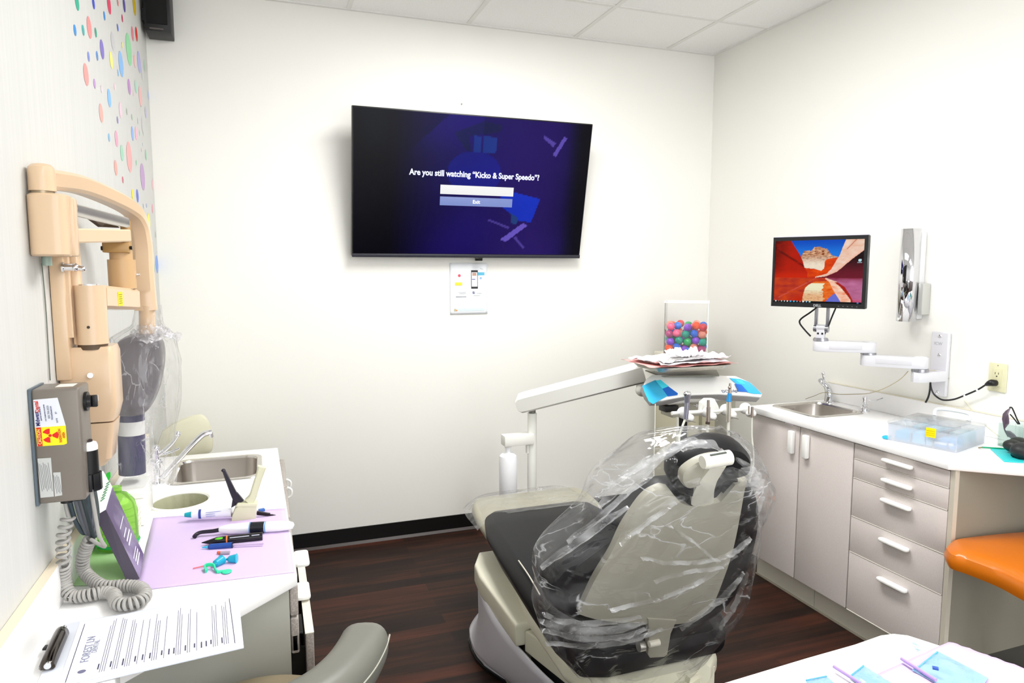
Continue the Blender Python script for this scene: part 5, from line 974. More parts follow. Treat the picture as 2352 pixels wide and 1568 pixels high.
for (ya, yb, hy) in ((2.288, 2.588, 2.322), (2.002, 2.283, 2.238)):
    zb_ = .118
    d = MB().box((FXX+.001, ya, zb_), (FXX+.020, yb, RT-.034), .003, 2).build('door', LG, t)
    MB().prism(rrect(FXX-.022, hy-.014, FXX+.0, hy+.014, .006, .668, 3), (0, 0, .10), bev=.005).build('handle', WH, d)
    if ya > 2.2:
        l_ = [aX(x, y, FXX) for x, y in ((1803, 971), (1822, 977))]; MB().box((FXX+.0002, l_[1].y, l_[1].z-.002), (FXX+.0011, l_[0].y, l_[0].z+.003)).build('door_sticker', mat('#f2e8ec', .5), d)
        text('NO SMOKING' if False else 'CAVICIDE', (FXX-.0002, (l_[0].y+l_[1].y)/2, (l_[0].z+l_[1].z)/2), V((0, -1, 0)), Z_, .008, mat('#b87078', .5), d, 'sticker_word', sx=.8) if False else None
zs = [RT-.034, .730, .654, .500, .356, .118]; hz = [.766, .692, .617, .467, .316]
ord5 = ['top', 'second', 'third', 'fourth', 'bottom']
for i in range(5):
    d = MB().box((FXX+.001, 1.602, zs[i+1]+.0025), (FXX+.020, 1.997, zs[i]-.0005), .003, 2).build('drawer', LG, t)
    MB().box((FXX-.0002, 1.604, zs[i+1]+.0005), (FXX+.016, 1.995, zs[i+1]+.0024)).build('drawer_edge', mat('#eae6dc', .4), d)
    yc_ = 1.795-.002*i
    MB().prism(rrect(FXX-.026, yc_-.062, FXX+.001, yc_+.062, .012, hz[i]-.007, 4), (0, 0, .012), bev=.004, seg=3).build('handle', WH, d)
# desk extension panel and legs under the angled end
MB().box((2.58, nf2.y, .10), (RW-.001, 1.58, RT-.029)).build('desk_back_panel', mat('#6a665c', .6), rwt)
# tap
t = thing('right_faucet', (2.53, 2.49, RT), 'chrome curved tap standing behind the right sink', 'faucet')
fX = 2.522; G = lambda x, y, d=0: aX(x, y, fX+d)
b0 = G(1903, 921); b0.z = RT
MB().lathe(b0, [(.026, 0), (.026, .005), (.019, .008)], seg=24).build('base', CHROME, t)
MB().tube([b0+V((0, 0, .004)), G(1904, 905), G(1902, 893), G(1896, 883), G(1889, 876)], [.019, .018, .0155, .013, .010], 18).build('body', mat('#d4d6da', .06, 1), t)
MB().tube([G(1893, 878), G(1892, 868), G(1891, 860)], [.006, .005, .004], 10).ball(G(1891, 857), .0085, 14).build('lever', CHROME, t)
MB().tube([G(1898, 884), G(1890, 880, -.01), G(1885, 873, -.03)], [.011, .011, .012], 14).tube([G(1885, 873, -.03), G(1885, 877, -.03)], .010, 14).build('spout', CHROME, t)
t = thing('soap_spout', (2.50, 2.31, RT), 'small chrome soap pump with a thin nozzle beside the right sink', 'soap pump')
g0 = aZ(1985, 944, RT); gz = lambda y: aY(1985, y, g0.y).z-RT
MB().lathe(g0, [(.024, 0), (.024, .004), (.014, .008), (.017, .016), (.011, .022), (.015, .030), (.009, .036), (.007, .05), (.010, .058), (.009, .066)], seg=24).build('pump', CHROME, t)
tp_ = g0+V((0, 0, .058)); gp = lambda x, y: aP(x, y, g0, V((-.6, -.8, 0)))
MB().tube([tp_, gp(2006, 921), gp(2028, 914)], .0028, 8).tube([gp(2028, 914), gp(2029, 922)], .0022, 8).build('nozzle', CHROME, t)
# ---- clear case with blue contents
cA, cB = aZ(2038, 1010, RT), aZ(2196, 1041, RT); ux = (cB-cA).normalized(); cw = (cB-cA).length; vx = Z_.cross(ux)
if vx.x < 0: vx = -vx
cD = .235; hB = .062
CP = glassy('#f4f6fa', .72, .12, .35); CP2 = film(.80, '#f4f6fa', (14, 14, 14), .25, .15, .006, .2)
t = thing('clear_case', cA, 'clear plastic hinged case with yellow latch and blue packs on the right worktop', 'plastic case')
def cc(u, v, w): return cA+ux*u+vx*v+V((0, 0, w+.001))
cxs = cc(cw/2, cD/2, 0)
def bxo(u0, v0, w0, u1, v1, w1, nm, m_, par, bev=0): return MB().obox(cc((u0+u1)/2, (v0+v1)/2, (w0+w1)/2), ux*(u1-u0)/2, vx*(v1-v0)/2, Z_*(w1-w0)/2, bev).build(nm, m_, par)
for nm, a in (('front_wall', (0, 0, 0, cw, .003, hB)), ('back_wall', (0, cD-.003, 0, cw, cD, hB)), ('side_wall', (0, .003, 0, .003, cD-.003, hB)), ('side_wall', (cw-.003, .003, 0, cw, cD-.003, hB)), ('case_floor', (.003, .003, 0, cw-.003, cD-.003, .003))): bxo(*a, nm, CP, t)
for k in (.33, .66): bxo(cw*k, .003, .003, cw*k+.002, cD-.003, hB-.01, 'divider', CP, t)
bxo(-.004, -.004, hB, cw+.004, cD+.004, hB+.012, 'lid', CP2, t, .004)
bxo(.03, .05, hB+.0122, cw-.03, cD-.04, hB+.016, 'lid_panel', CP2, t, .003)
MB().tube([cc(cw*.25, cD+.005, hB+.01), cc(cw*.28, cD+.02, hB+.035), cc(cw*.72, cD+.02, hB+.035), cc(cw*.75, cD+.005, hB+.01)], .007, 10, flat=Z_).build('carry_handle', mat('#eef0f2', .3, trans=.3), t)
yl0, yl1 = aP(2128, 1003, cA, vx), aP(2151, 1003, cA, vx)
uy = (yl0-cA).dot(ux); uy1 = (yl1-cA).dot(ux)
bxo(uy, -.010, hB-.022, uy1, -.004, hB+.012, 'latch', mat('#f2d400', .35), t, .002)
for k in range(3): bxo(uy+.001, -.0108, hB-.014+.008*k, uy1-.001, -.0102, hB-.013+.008*k, 'latch_ridge', mat('#c8a800', .4), t)
random.seed(3)
kk = 0
for (u0, u1, v0, v1, w1, c, pos_) in ((.02, .075, .012, .09, .034, '#58c8ee', 'front left corner'), (.08, .125, .01, .10, .040, '#86d4f2', 'front, second from the left'), (.128, cw*.655-.002, .012, .11, .050, '#9cdcf4', 'front, third from the left'), (cw*.67, cw*.67+.045, .008, .10, .030, '#2c9cd4', 'front, beneath the yellow latch'), (cw*.67+.048, cw-.012, .008, .09, .034, '#3ca8dc', 'front right corner'), (.03, .12, .12, .22, .04, '#a8dcf0', 'back left corner'), (.13, cw*.65-.002, .13, .22, .045, '#8cd0ec', 'middle of the back'), (cw*.68, cw-.02, .12, .22, .04, '#b4dcea', 'back right corner')):
    u1 = min(u1, cw-.008)
    if u1-u0 < .01: continue
    o = MB().obox(cc((u0+u1)/2, (v0+v1)/2, .0035+w1/2), ux*(u1-u0)/2, vx*(v1-v0)/2, Z_*w1/2, .004, 2).build('blue_pack', mat(c, .4)); tag(o, 'blue packet inside the clear case, '+pos_, 'packet', 'blue packets in the clear case')
    kk += 1
    if kk in (4, 5): MB().obox(cc((u0+u1)/2, v0-.0006, .0035+w1*.62), ux*(u1-u0)*.44, vx*.0006, Z_*.004).build('white_label', mat('#f4f8fa', .4), o)
tag(MB().obox(cc(-.008, .012, .006), ux*.012, vx*.012, Z_*.005, .002).build('blue_wrapper', mat('#20b4dc', .4)), 'tiny bright blue wrapper beside the left end of the clear case', 'wrapper')
# ---- glass jar with dark glasses, black goggles, card, stick
J = aZ(2326, 1030, RT); jc = V((J.x+.035, J.y+.005, RT)); jr = (aY(2352, 1000, jc.y)-aY(2294, 1000, jc.y)).length*.5
t = thing('glass_jar', jc, 'square clear glass holder at the right edge of the worktop', 'jar')
GL = glassy('#f2f8f6', .95, .03, .6); jh = .085; jx0, jx1 = jc.x-.045, jc.x+.045
for lo, hi in (((jx0, jc.y-.045, RT+.001), (jx1, jc.y-.042, RT+jh)), ((jx0, jc.y+.042, RT+.001), (jx1, jc.y+.045, RT+jh)), ((jx0, jc.y-.042, RT+.001), (jx0+.003, jc.y+.042, RT+jh)), ((jx1-.003, jc.y-.042, RT+.001), (jx1, jc.y+.042, RT+jh))): MB().box(lo, hi).build('glass_wall', GL, t)
MB().box((jx0+.003, jc.y-.042, RT+.001), (jx1-.003, jc.y+.042, RT+.008)).build('glass_floor', glassy('#bcd8cc', .7, .03, .5), t)
t = thing('sunglasses', (jc.x, jc.y, RT+.01), 'dark wraparound glasses propped upright in the glass holder', 'glasses')
gP = V((jc.x-.012, jc.y-.012, 0)); gN = V((-.75, -.66, 0)).normalized()
g_ = lambda x, y, k=0: aP(x, y, gP+gN*k, gN)
def patch(px, k, nm, m_, th=.003): return MB().prism([g_(x, y, k) for x, y in px], gN*th, bev=.001).build(nm, m_, t)
LE = mat('#5a4a58', .15, .2, coat=.5)
patch([(2318, 937), (2322, 936), (2316, 950), (2318, 962), (2318, 972), (2310, 982), (2306, 988), (2303, 972), (2301, 962), (2303, 950), (2309, 943)], 0, 'lens', LE)
patch([(2310, 988), (2320, 989), (2330, 996), (2336, 1003), (2339, 1010), (2332, 1009), (2326, 1009), (2318, 1004), (2313, 995)], 0, 'lens', LE)
MB().tube([g_(2305, 968), g_(2306, 980), g_(2309, 990), g_(2316, 1003)], .0022, 8).build('bridge', BLACK, t)
MB().tube([g_(2318, 936), g_(2324, 936), g_(2330, 948), g_(2336, 962), g_(2342, 974)], .0025, 8).build('temple', BLACK, t)
MB().tube([g_(2320, 951, -.01), g_(2328, 960, -.01), g_(2339, 974, -.01)], .0022, 8).build('temple', BLACK, t)
gg = thing('black_goggles', aZ(2340, 1040, RT), 'black rubber goggles lying on the turquoise card at the right edge', 'goggles')
W_ = lambda x, y, h_: aZ(x, y, RT+h_)
BR = mat('#1c1f1c', .45)
MB().ball(W_(2327, 1024, .03), (.026, .032, .022), 20).ball(W_(2340, 1018, .035), (.03, .03, .022), 20).build('eye_cup', BR, gg)
MB().ball(W_(2350, 1035, .03), (.040, .036, .028), 20).build('eye_cup', mat('#15181a', .5), gg)
MB().ball(W_(2330, 1044, .012), (.014, .01, .008), 12).build('nose_pad', BLACK, gg)
cp = [W_(x, y, .0) for x, y in ((2275, 1032), (2310, 1033), (2400, 1036), (2400, 1067), (2306, 1061))]
tag(MB().prism([p+V((0, 0, .001)) for p in cp], (0, 0, .003)).build('turquoise_card', mat('#34ccd0', .45)), 'turquoise card lying on the worktop under the black goggles', 'card')
s = thing('green_stick', W_(2256, 1027, .004), 'thin green stick lying behind the turquoise card', 'stick')
MB().cyl(W_(2256, 1027, .006), W_(2320, 1031, .006), .0028, seg=10).build('shaft', mat('#10a070', .4), s); MB().cyl(W_(2248, 1028, .006), W_(2256, 1027, .006), .0022, seg=10).build('tip', mat('#8a7848', .5), s)
# ================================================================ orange stool under the desk
t = thing('orange_stool', (2.40, 1.42, 0), 'orange padded stool pushed under the right desk end', 'stool')
OR = mat('#cf6e08', .35, coat=.2); oc = V((2.335, 1.37, .56))
sp = [(x, y) for x, y in ((2169, 1262), (2184, 1247), (2210, 1240), (2352, 1226), (2430, 1232), (2440, 1330), (2400, 1372), (2352, 1350), (2290, 1318), (2220, 1291), (2180, 1277))]
ps = [aZ(x, y, .55) for x, y in sp]; pc_ = sum(ps, V((0, 0, 0)))/len(ps); ps = crom(ps+[ps[0]], 4)[:-1]
def orr(k, dz): return [pc_+(p-pc_)*k+V((0, 0, dz)) for p in ps]
MB().loft([orr(.80, -.045), orr(.95, -.04), orr(1.0, -.022), orr(1.0, -.008), orr(.96, .008), orr(.85, .018), orr(.5, .024)]).build('seat', OR, t)
bX, bY = pc_.x+.10, pc_.y-.08
MB().cyl((bX, bY, .06), (bX, bY, .505), .025).build('gas_lift', CHROME, t); MB().lathe((bX, bY, .48), [(.09, 0), (.09, .02), (.05, .024)]).build('seat_mount', BLACK, t)
for k in range(5):
    a = k*2*math.pi/5+.3; e_ = V((bX+.20*math.cos(a), bY+.20*math.sin(a), .06)); MB().bar([(bX, bY, .09), e_], .014, .011, (-math.sin(a), math.cos(a), 0), smooth=False).build('base_leg', mat('#b0b0aa', .3, .6), t)
    MB().cyl(e_+V((0, -.012, -.032)), e_+V((0, .012, -.032)), .027).build('caster', BLACK, t)
# low grey foot pedal on the floor
t = thing('foot_pedal', (2.42, 1.60, 0), 'low grey foot pedal on the floor by the desk end of the cabinet', 'foot pedal')
fpx = [aZ(x, y, .09)+V((0, -.02, 0)) for x, y in ((2262, 1503), (2285, 1500), (2330, 1512), (2352, 1525), (2380, 1560), (2330, 1560), (2290, 1540))]
MB().prism([(p.x, p.y, .0) for p in fpx], (0, 0, .06), bev=.01).build('base', mat('#c8c6ba', .4), t)
MB().prism([(p.x, p.y, .0605) for p in [pc2*.55+q*.45 for pc2, q in ((sum(fpx, V((0, 0, 0)))/len(fpx), q) for q in fpx)]], (0, 0, .008), bev=.003).build('tread', mat('#3c3c3a', .5), t)
# ================================================================ grey stool with a curved arm in the foreground
t = thing('assistant_stool', (-.03, 1.37, 0), 'grey and tan padded stool with a curved armrest in the foreground', 'stool')
AR = mat('#77776f', .42, bump=(160, .08)); zA_ = .56
ctr = [aZ(x, y, zA_) for x, y in ((842, 1436), (830, 1470), (798, 1520), (740, 1575), (650, 1625), (520, 1665))]
cen = crom(ctr, 8); n_ = len(cen)
rings = []
for i, p in enumerate(cen):
    k = i/(n_-1); tg = (cen[min(i+1, n_-1)]-cen[max(i-1, 0)]).normalized(); sd = Z_.cross(tg); e = min(1, k*7); hw = .060*math.sqrt(max(.02, 1-(1-e)**2)); hh = .055*math.sqrt(max(.03, 1-(1-e)**2))+.01*k
    rings.append([p+sd*hw*math.copysign(abs(math.cos(a))**.7, math.cos(a))+Z_*(hh*math.copysign(abs(math.sin(a))**.8, math.sin(a))-.03) for a in [2*math.pi*j/28 for j in range(28)]])
MB().loft(rings).build('curved_arm', AR, t)
for sg in (1,):
    sm_ = []
    for i, p in enumerate(cen[2:]):
        j = i+2; tg = (cen[min(j+1, n_-1)]-cen[max(j-1, 0)]).normalized(); sd = Z_.cross(tg); sm_.append(p+sd*.0592+V((0, 0, -.020)))
    MB().tube(sm_, .0022, 6, smooth=False).build('arm_piping', mat('#b8b8ac', .4), t)
TAN = mat('#8c8068', .45, bump=(160, .08)); scx, scy = -.05, 1.465
MB().lathe((scx, scy, .41), [(.10, 0), (.20, .008), (.222, .03), (.222, .055), (.20, .078), (.12, .088), (.01, .09)], seg=48).build('seat', TAN, t)
MB().tube([cen[-1]+V((0, 0, -.05)), cen[-1]+V((0, -.02, -.12)), V((scx, scy-.05, .40))], .014, 10).build('arm_bracket', CHROME, t)
MB().cyl((scx, scy, .07), (scx, scy, .415), .025).build('gas_lift', CHROME, t)
for k in range(5):
    a = k*2*math.pi/5+.9; e_ = V((scx+.24*math.cos(a), scy+.24*math.sin(a), .06)); MB().bar([(scx, scy, .09), e_], .015, .012, (-math.sin(a), math.cos(a), 0), smooth=False).build('base_leg', BLACK, t)
    MB().cyl(e_+V((0, -.012, -.032)), e_+V((0, .012, -.032)), .027).build('caster', BLACK, t)
# ================================================================ things on the left worktop
Z0 = CT+.0006; A = lambda x, y, h=0: aZ(x, y, CT+h)
# lavender tray paper
def lin(P, k): return P
e_top = [A(340, 1192), A(640, 1160)]; e_bot = [A(343, 1358), A(676, 1314)]
def lav(u, v):
    l0 = A(344, 1190).lerp(A(316, 1358), v) if False else A(352-42*v, 1190+168*v); r0 = A(655+22*v, 1168+147*v); p = l0.lerp(r0, u); p.z = CT+.0012+.0012*abs(nz(u*4, v*4)); 
    if p.x > .045: p.z -= (p.x-.045)*.0
    return V((min(p.x, .050), p.y, p.z))
tag(MB().grid(lav, 24, 24).build('tray_paper', mat('#d6c0e8', .7), solid=.0004, keep=True), 'lavender paper sheet spread under the instruments on the left worktop', 'paper sheet')
LZ = .0022
# cement gun with cartridge
gy = 2.13; G2 = lambda x, y, d=0: aY(x, y, gy+d)
t = thing('cement_gun', A(565, 1192, .002), 'cream dispensing gun with two raised handles and a white cartridge, behind the curing light', 'dispensing gun')
CRG = mat('#dcdcbc', .4); DKP = mat('#1c1626', .4)
cz = CT+.022
MB().cyl((G2(440, 1185).x, gy+.03, cz), (G2(532, 1185).x, gy+.01, cz), .0135, seg=24).cyl((G2(436, 1185).x, gy+.03, cz), (G2(440, 1185).x, gy+.03, cz), .008, .0125, 20).build('cartridge', mat('#f0f0f8', .3), t)
MB().cyl((G2(421, 1181).x, gy+.032, cz), (G2(437, 1183).x, gy+.03, cz), .006, .009, 18).build('cartridge_tip', mat('#12a4b4', .4), t)
MB().cyl((G2(455, 1184).x, gy+.026, cz), (G2(461, 1184).x, gy+.0255, cz), .01375, seg=24, caps=False).build('blue_print', mat('#3048a0', .4), t)
for k in range(3): MB().box((G2(472, 1180).x, gy+.005, cz+.008-.006*k), (G2(522, 1180).x, gy+.006, cz+.0092-.006*k)).build('print_line', mat('#8088c8', .4), t)
text('CEMENT', (G2(490, 1184).x, gy+.0055, cz+.0135), X_, V((0, .5, .85)), .006, mat('#40489c', .4), t, 'cartridge_word') if False else None
bpx_ = [G2(x, y, -.012) for x, y in ((540, 1168), (552, 1158), (590, 1158), (588, 1196), (531, 1198), (533, 1186))]
MB().prism(bpx_, (0, .030, 0), bev=.003).build('gun_body', CRG, t)
MB().prism([G2(x, y, -.016) for x, y in ((546, 1156), (592, 1156), (590, 1164), (540, 1164))], (0, .038, 0), bev=.002).build('body_flange', CRG, t)
hp1 = [G2(570, 1152), G2(580, 1140), G2(588, 1115), G2(596, 1090), G2(602, 1071)]
MB().bar(hp1, .011, lambda k: .012-.002*math.sin(k*3), (0, 1, 0), rnd=.3).build('handle', CRG, t)
MB().bar([G2(548, 1152), G2(538, 1135), G2(526, 1108), G2(514, 1080)], .009, lambda k: .011-.007*k, (0, 1, 0), rnd=.3).ball(G2(513, 1080), (.006, .009, .005), 12).prism([G2(x, y, -.006) for x, y in ((531, 1166), (535, 1140), (545, 1132), (560, 1150), (545, 1158))], (0, .012, 0)).build('trigger', DKP, t)
MB().bar([G2(590, 1180), G2(625, 1183), G2(650, 1188)], .003, .003, (0, 1, 0), smooth=False).bar([G2(590, 1190), G2(625, 1192), G2(652, 1192)], .003, .003, (0, 1, 0), smooth=False).tube([G2(645, 1186), G2(655, 1189), G2(652, 1195), G2(644, 1193)], .0028, 8).bar([G2(590, 1176), G2(620, 1181)], .004, .004, (0, 1, 0), smooth=False).build('plunger', mat('#1a1014', .3, .3), t)
tag(MB().obox(G2(601, 1171, .03), (.008, .003, 0), (-.002, .006, 0), (0, 0, .004), .001).build('blue_wrapper', mat('#3c6cb8', .4)), 'small blue wrapper behind the plunger of the dispensing gun', 'wrapper')
# curing light
t = thing('curing_light', A(590, 1216), 'white pen shaped curing light with a black band and bent black tip', 'curing light')
c0, c1 = A(503, 1216, .016), A(676, 1206, .016); cdv = c1-c0
MB().tube([c0.lerp(c1, k) for k in (0, .03, .15, .35, .45, .62, .8, .93, .985, 1)], [.006, .010, .014, .0155, .0150, .0150, .0150, .0125, .009, .003], 20, sub=3, smooth=False).build('body', mat('#f4f4f6', .25), t)
MB().tube([c0.lerp(c1, .42), c0.lerp(c1, .60)], .0160, 22, smooth=False).build('grip_band', mat('#12161c', .4), t)
for k in (.405, .61): MB().tube([c0.lerp(c1, k), c0.lerp(c1, k+.012)], .0161, 22, smooth=False).build('blue_ring', mat('#5c9cdc', .3), t)
MB().tube([c0.lerp(c1, .02), A(490, 1219, .014), A(462, 1222, .013), A(451, 1227, .010), A(447, 1232, .008)], [.006, .0055, .005, .0055, .006], 12).build('light_tip', DKP, t)
text('Xlite' if False else 'X·lite', c0.lerp(c1, .33)+V((0, -.0135, .007)), cdv, V((0, .45, .9)), .006, mat('#3a3a48', .4), t, 'light_lettering') if False else None
s = MB().cyl(A(540, 1231, .006), A(600, 1224, .006), .003, seg=10).build('blue_stylus', mat('#2858c0', .3)); tag(s, 'thin blue rod between the curing light and the black pen', 'rod')
# black etch pen
t = thing('black_pen', A(530, 1240), 'black pen applicator with a green button and an orange ring', 'applicator pen')
c0, c1 = A(463, 1246, .010), A(603, 1231, .010)
MB().tube([c0.lerp(c1, k) for k in (0, .1, .24, .36, 1)], [.001, .005, .011, .0115, .0115], 18, smooth=False).build('barrel', mat('#14121a', .3), t)
MB().tube([c0.lerp(c1, .40), c0.lerp(c1, .425)], .0119, 18, smooth=False).build('orange_ring', mat('#e88040', .35), t)
MB().ball(c0.lerp(c1, .30)+V((0, -.004, .007)), (.014, .005, .004), 16).build('green_button', mat('#5ccc2c', .3), t)
for k, (a_, b_) in enumerate(((.46, .78), (.62, .80), (.82, .95))):
    MB().obox(c0.lerp(c1, (a_+b_)/2)+V((0, -.0083, .0083-.003*(k == 1))), (c1-c0)*(b_-a_)/2, V((0, -.0003, .0003)), V((0, .0008, .0008))).build('print_line', mat('#b8bcc8', .4), t)
# blue syringe
t = thing('blue_syringe', A(520, 1255), 'short blue gel syringe with a pale plunger below the black pen', 'syringe')
c0, c1, c2 = A(464, 1257, .007), A(534, 1251, .008), A(605, 1248, .008)
MB().tube([c0, c0.lerp(c1, .22)], [.0015, .004], 12, smooth=False).build('nozzle', mat('#3cb8dc', .3), t)
MB().tube([c0.lerp(c1, .2), c0.lerp(c1, .26), c1], [.004, .0075, .0075], 16, smooth=False).build('barrel', mat('#1c50a8', .2, trans=.2), t)
MB().tube([c1, c1.lerp(c1, .02)+(c1-c0)*.02], .009, 16, smooth=False).build('flange', mat('#141c3c', .3), t)
MB().tube([c1, c2], .003, 8, smooth=False).build('plunger', mat('#dcc8e4', .3, trans=.3), t)
# capsule, tips, needle, ring clip
t = thing('composite_capsule', A(516, 1270), 'tiny grey capsule with an orange cap on the lavender paper', 'capsule')
MB().cyl(A(507, 1270, .005), A(528, 1269, .005), .005, seg=14).build('body', mat('#a89cac', .3), t); MB().cyl(A(500, 1268, .006), A(507, 1270, .005), .0035, .0052, 14).build('cap', mat('#e87050', .4), t)
for nm, (xa, ya, xb, yb), lab in (('mixing_cup', (492, 1296, 510, 1285), 'tilted turquoise mixing cup beside the mint clip'), ('mixing_cup', (523, 1284, 544, 1282), 'turquoise mixing cup lying on its side nearest the drawers')):
    t = thing(nm, A(xa, ya), lab, 'cup', 'turquoise mixing cups'); p0, p1 = A(xa, ya, .010), A(xb, yb, .011)
    MB().lathe(p0, [(.002, -.004), (.004, 0), (.0085, .004), (.0095, .010), (.0115, (p1-p0).length)], ax=(p1-p0), seg=24).build('cup', mat('#12a0c0', .35), t); MB().lathe(p0, [(.0115, (p1-p0).length-.002), (.0125, (p1-p0).length-.001), (.0125, (p1-p0).length), (.0115, (p1-p0).length+.0005)], ax=(p1-p0), seg=24).build('lip', mat('#1cb0d0', .3), t)
tag(MB().cyl(A(443, 1305, .004), A(491, 1294, .007), .0014, seg=8).build('red_needle', mat('#e86a6a', .4)), 'thin red applicator needle pointing left of the turquoise cups', 'needle')
t = thing('ring_clip', A(500, 1305), 'mint green curved plastic clip in front of the turquoise cups', 'clip')
MG = mat('#38d8a4', .4)
MB().bar([A(473, 1312, .006), A(471, 1300, .010), A(480, 1296, .013), A(491, 1298, .012), A(494, 1306, .008), A(498, 1313, .005)], .004, .0022, Z_).build('arch', MG, t)
MB().ball(A(474, 1308, .005), (.004, .008, .005), 12).build('clip_foot', MG, t)
MB().bar([A(498, 1313, .005), A(510, 1312, .004), A(520, 1311, .003)], .003, .004, Z_).ball(A(521, 1312, .004), (.012, .013, .003), 20).build('paddle', MG, t)
# ---------------- clipboard with a form
t = thing('clipboard', A(320, 1470), 'pale clipboard with a metal clip and a printed form at the near left corner', 'clipboard')
bq = [A(150, 1433, .004), A(547, 1361, .004), A(560, 1486, .004), A(70, 1600, .004)]
MB().prism([V((p.x, p.y, CT+.0015)) for p in bq], (0, 0, .0035), bev=.001).build('board', mat('#dfe4ee', .4), t)
pq = [A(184, 1428, .006), A(541, 1367, .006), A(554, 1481, .006), A(132, 1577, .006)]
pap = MB().prism([V((p.x, p.y, CT+.0055)) for p in pq], (0, 0, .0008)).build('form', mat('#f6f6fa', .7), t)
def pf(u, v): p = pq[0].lerp(pq[1], u).lerp(pq[3].lerp(pq[2], u), v); p.z = CT+.0068; return p
INK = mat('#6c6c88', .7); INK2 = mat('#40405c', .7)
def line(u0, v0, u1, v1, w=.0007, m_=INK, nm='text_line'):
    a, b = pf(u0, v0), pf(u1, v1); d = (b-a).normalized(); s = Z_.cross(d); return MB().prism([a+s*w, a-s*w, b-s*w, b+s*w], (0, 0, .0003)).build(nm, m_, pap, smooth=0)
random.seed(11)
line(.035, .06, .035, .97, .0006, INK2, 'form_rule'); line(.955, .05, .965, .95, .0006, INK2, 'form_rule')
us = []
u = .19
while u < .92:
    n_l = random.choice((1, 2, 3, 4))
    for k in range(n_l): us.append((u, k == 0)); u += .0125
    u += .016
for u, hd in us:
    if hd: line(u, .9-random.uniform(0, .03), u, .80, .0011, INK2, 'heading_line')
    else: line(u, .93, u, random.uniform(.06, .25), .00045)
text('FOREST LN', pf(.105, .52), (pf(.1, .2)-pf(.1, .8)), (pf(0, .5)-pf(.3, .5)), .020, mat('#8c90a8', .6), pap, 'form_title'); text('DENTAL', pf(.145, .50), (pf(.1, .2)-pf(.1, .8)), (pf(0, .5)-pf(.3, .5)), .013, mat('#9ca0b4', .6), pap, 'form_title')
MB().ball(pf(.105, .86)+V((0, 0, .0002)), (.007, .006, .0004), 12).build('form_emblem', INK, pap)
CLM = mat('#4a4440', .12, 1)
k4 = [A(128, 1449, .012), A(158, 1446, .012), A(128, 1530, .012), A(84, 1536, .012)]
kc = sum(k4, V((0, 0, 0)))/4; ka = ((k4[0]+k4[1])/2-(k4[2]+k4[3])/2); kb = ((k4[1]+k4[2])/2-(k4[0]+k4[3])/2); ka.z = kb.z = 0
def clipsec(f, w, h): c = kc+ka*f; return [c+kb*.5*w*math.cos(a)+V((0, 0, h*max(0, math.sin(a))-.004+.004*max(0, -math.sin(a)*0))) for a in [2*math.pi*j/20 for j in range(20)]]
MB().loft([clipsec(-.5, .7, .010), clipsec(-.46, 1, .016), clipsec(-.3, 1, .020), clipsec(.3, 1, .020), clipsec(.46, 1, .016), clipsec(.5, .7, .010)]).build('clip', CLM, t)
MB().cyl(kc-ka*.52+kb*.1+V((0, 0, .004)), kc+ka*.52+kb*.1+V((0, 0, .004)), .006, seg=14).build('clip_spring', CHROME, t)
MB().bar([kc-kb*.52+ka*.05, kc-kb*.72+ka*.05], .008, .002, ka, smooth=False).build('clip_tab', BLACK, t)
# ---------------- leaning purple carton, green bottle, napkin stack, white boxes
t = thing('purple_carton', A(300, 1330), 'dark purple carton with a white and green end, leaning toward the lavender paper', 'carton')
bn0 = A(293, 1337); bn1 = A(321, 1330)
zt_ = lambda x, y, Y: aY(x, y, Y)
T0 = aY(218, 1185, 1.83); T1 = aY(243, 1170, 1.84); T2 = aY(258, 1118, 1.97); T3 = aY(233, 1128, 1.96)
Bm0, Bm1 = bn0+V((0, 0, .001)), bn1+V((0, 0, .001)); Bm2, Bm3 = Bm1+(T2-T1)*.9, Bm0+(T3-T0)*.9; Bm2.z = max(Bm2.z, CT+.001); Bm3.z = max(Bm3.z, CT+.001)
PUR = mat('#2c2038', .4); PU2 = mottled('#4a3466', '#8c80a0', 9, .35)
qf = lambda pts, m_: None
mb = MB(); W8 = mat('#eef2f0', .4)
vs = [mb.bm.verts.new(p) for p in (Bm0, Bm1, Bm2, Bm3, T0, T1, T2, T3)]
for f, m_ in (((0, 1, 5, 4), PUR), ((1, 2, 6, 5), PU2), ((2, 3, 7, 6), PUR), ((3, 0, 4, 7), PUR), ((4, 5, 6, 7), W8), ((3, 2, 1, 0), W8)):
    ff = mb.bm.faces.new([vs[i] for i in f]); mb._set([ff], m_)
ca_ = mb.build('carton_body', None, t, smooth=0)
def q4(a, b, c, d, u, v): return a.lerp(b, u).lerp(d.lerp(c, u), v)
n1_ = ((T1-Bm1).cross(Bm2-Bm1)).normalized(); n1_ = n1_ if n1_.x > 0 else -n1_
for k, (u0, u1, v0, v1) in enumerate(((.25, .75, .10, .125), (.25, .75, .15, .175), (.2, .7, .21, .225), (.3, .8, .36, .385), (.3, .8, .42, .445), (.25, .65, .5, .52), (.25, .8, .62, .635))):
    pts = [q4(Bm1, Bm2, T2, T1, u, v)+n1_*.0006 for u, v in ((u0, v0), (u1, v0), (u1, v1), (u0, v1))]; MB().prism(pts, n1_*.0003).build('carton_print', mat('#e8e4f4', .4), ca_, smooth=0)
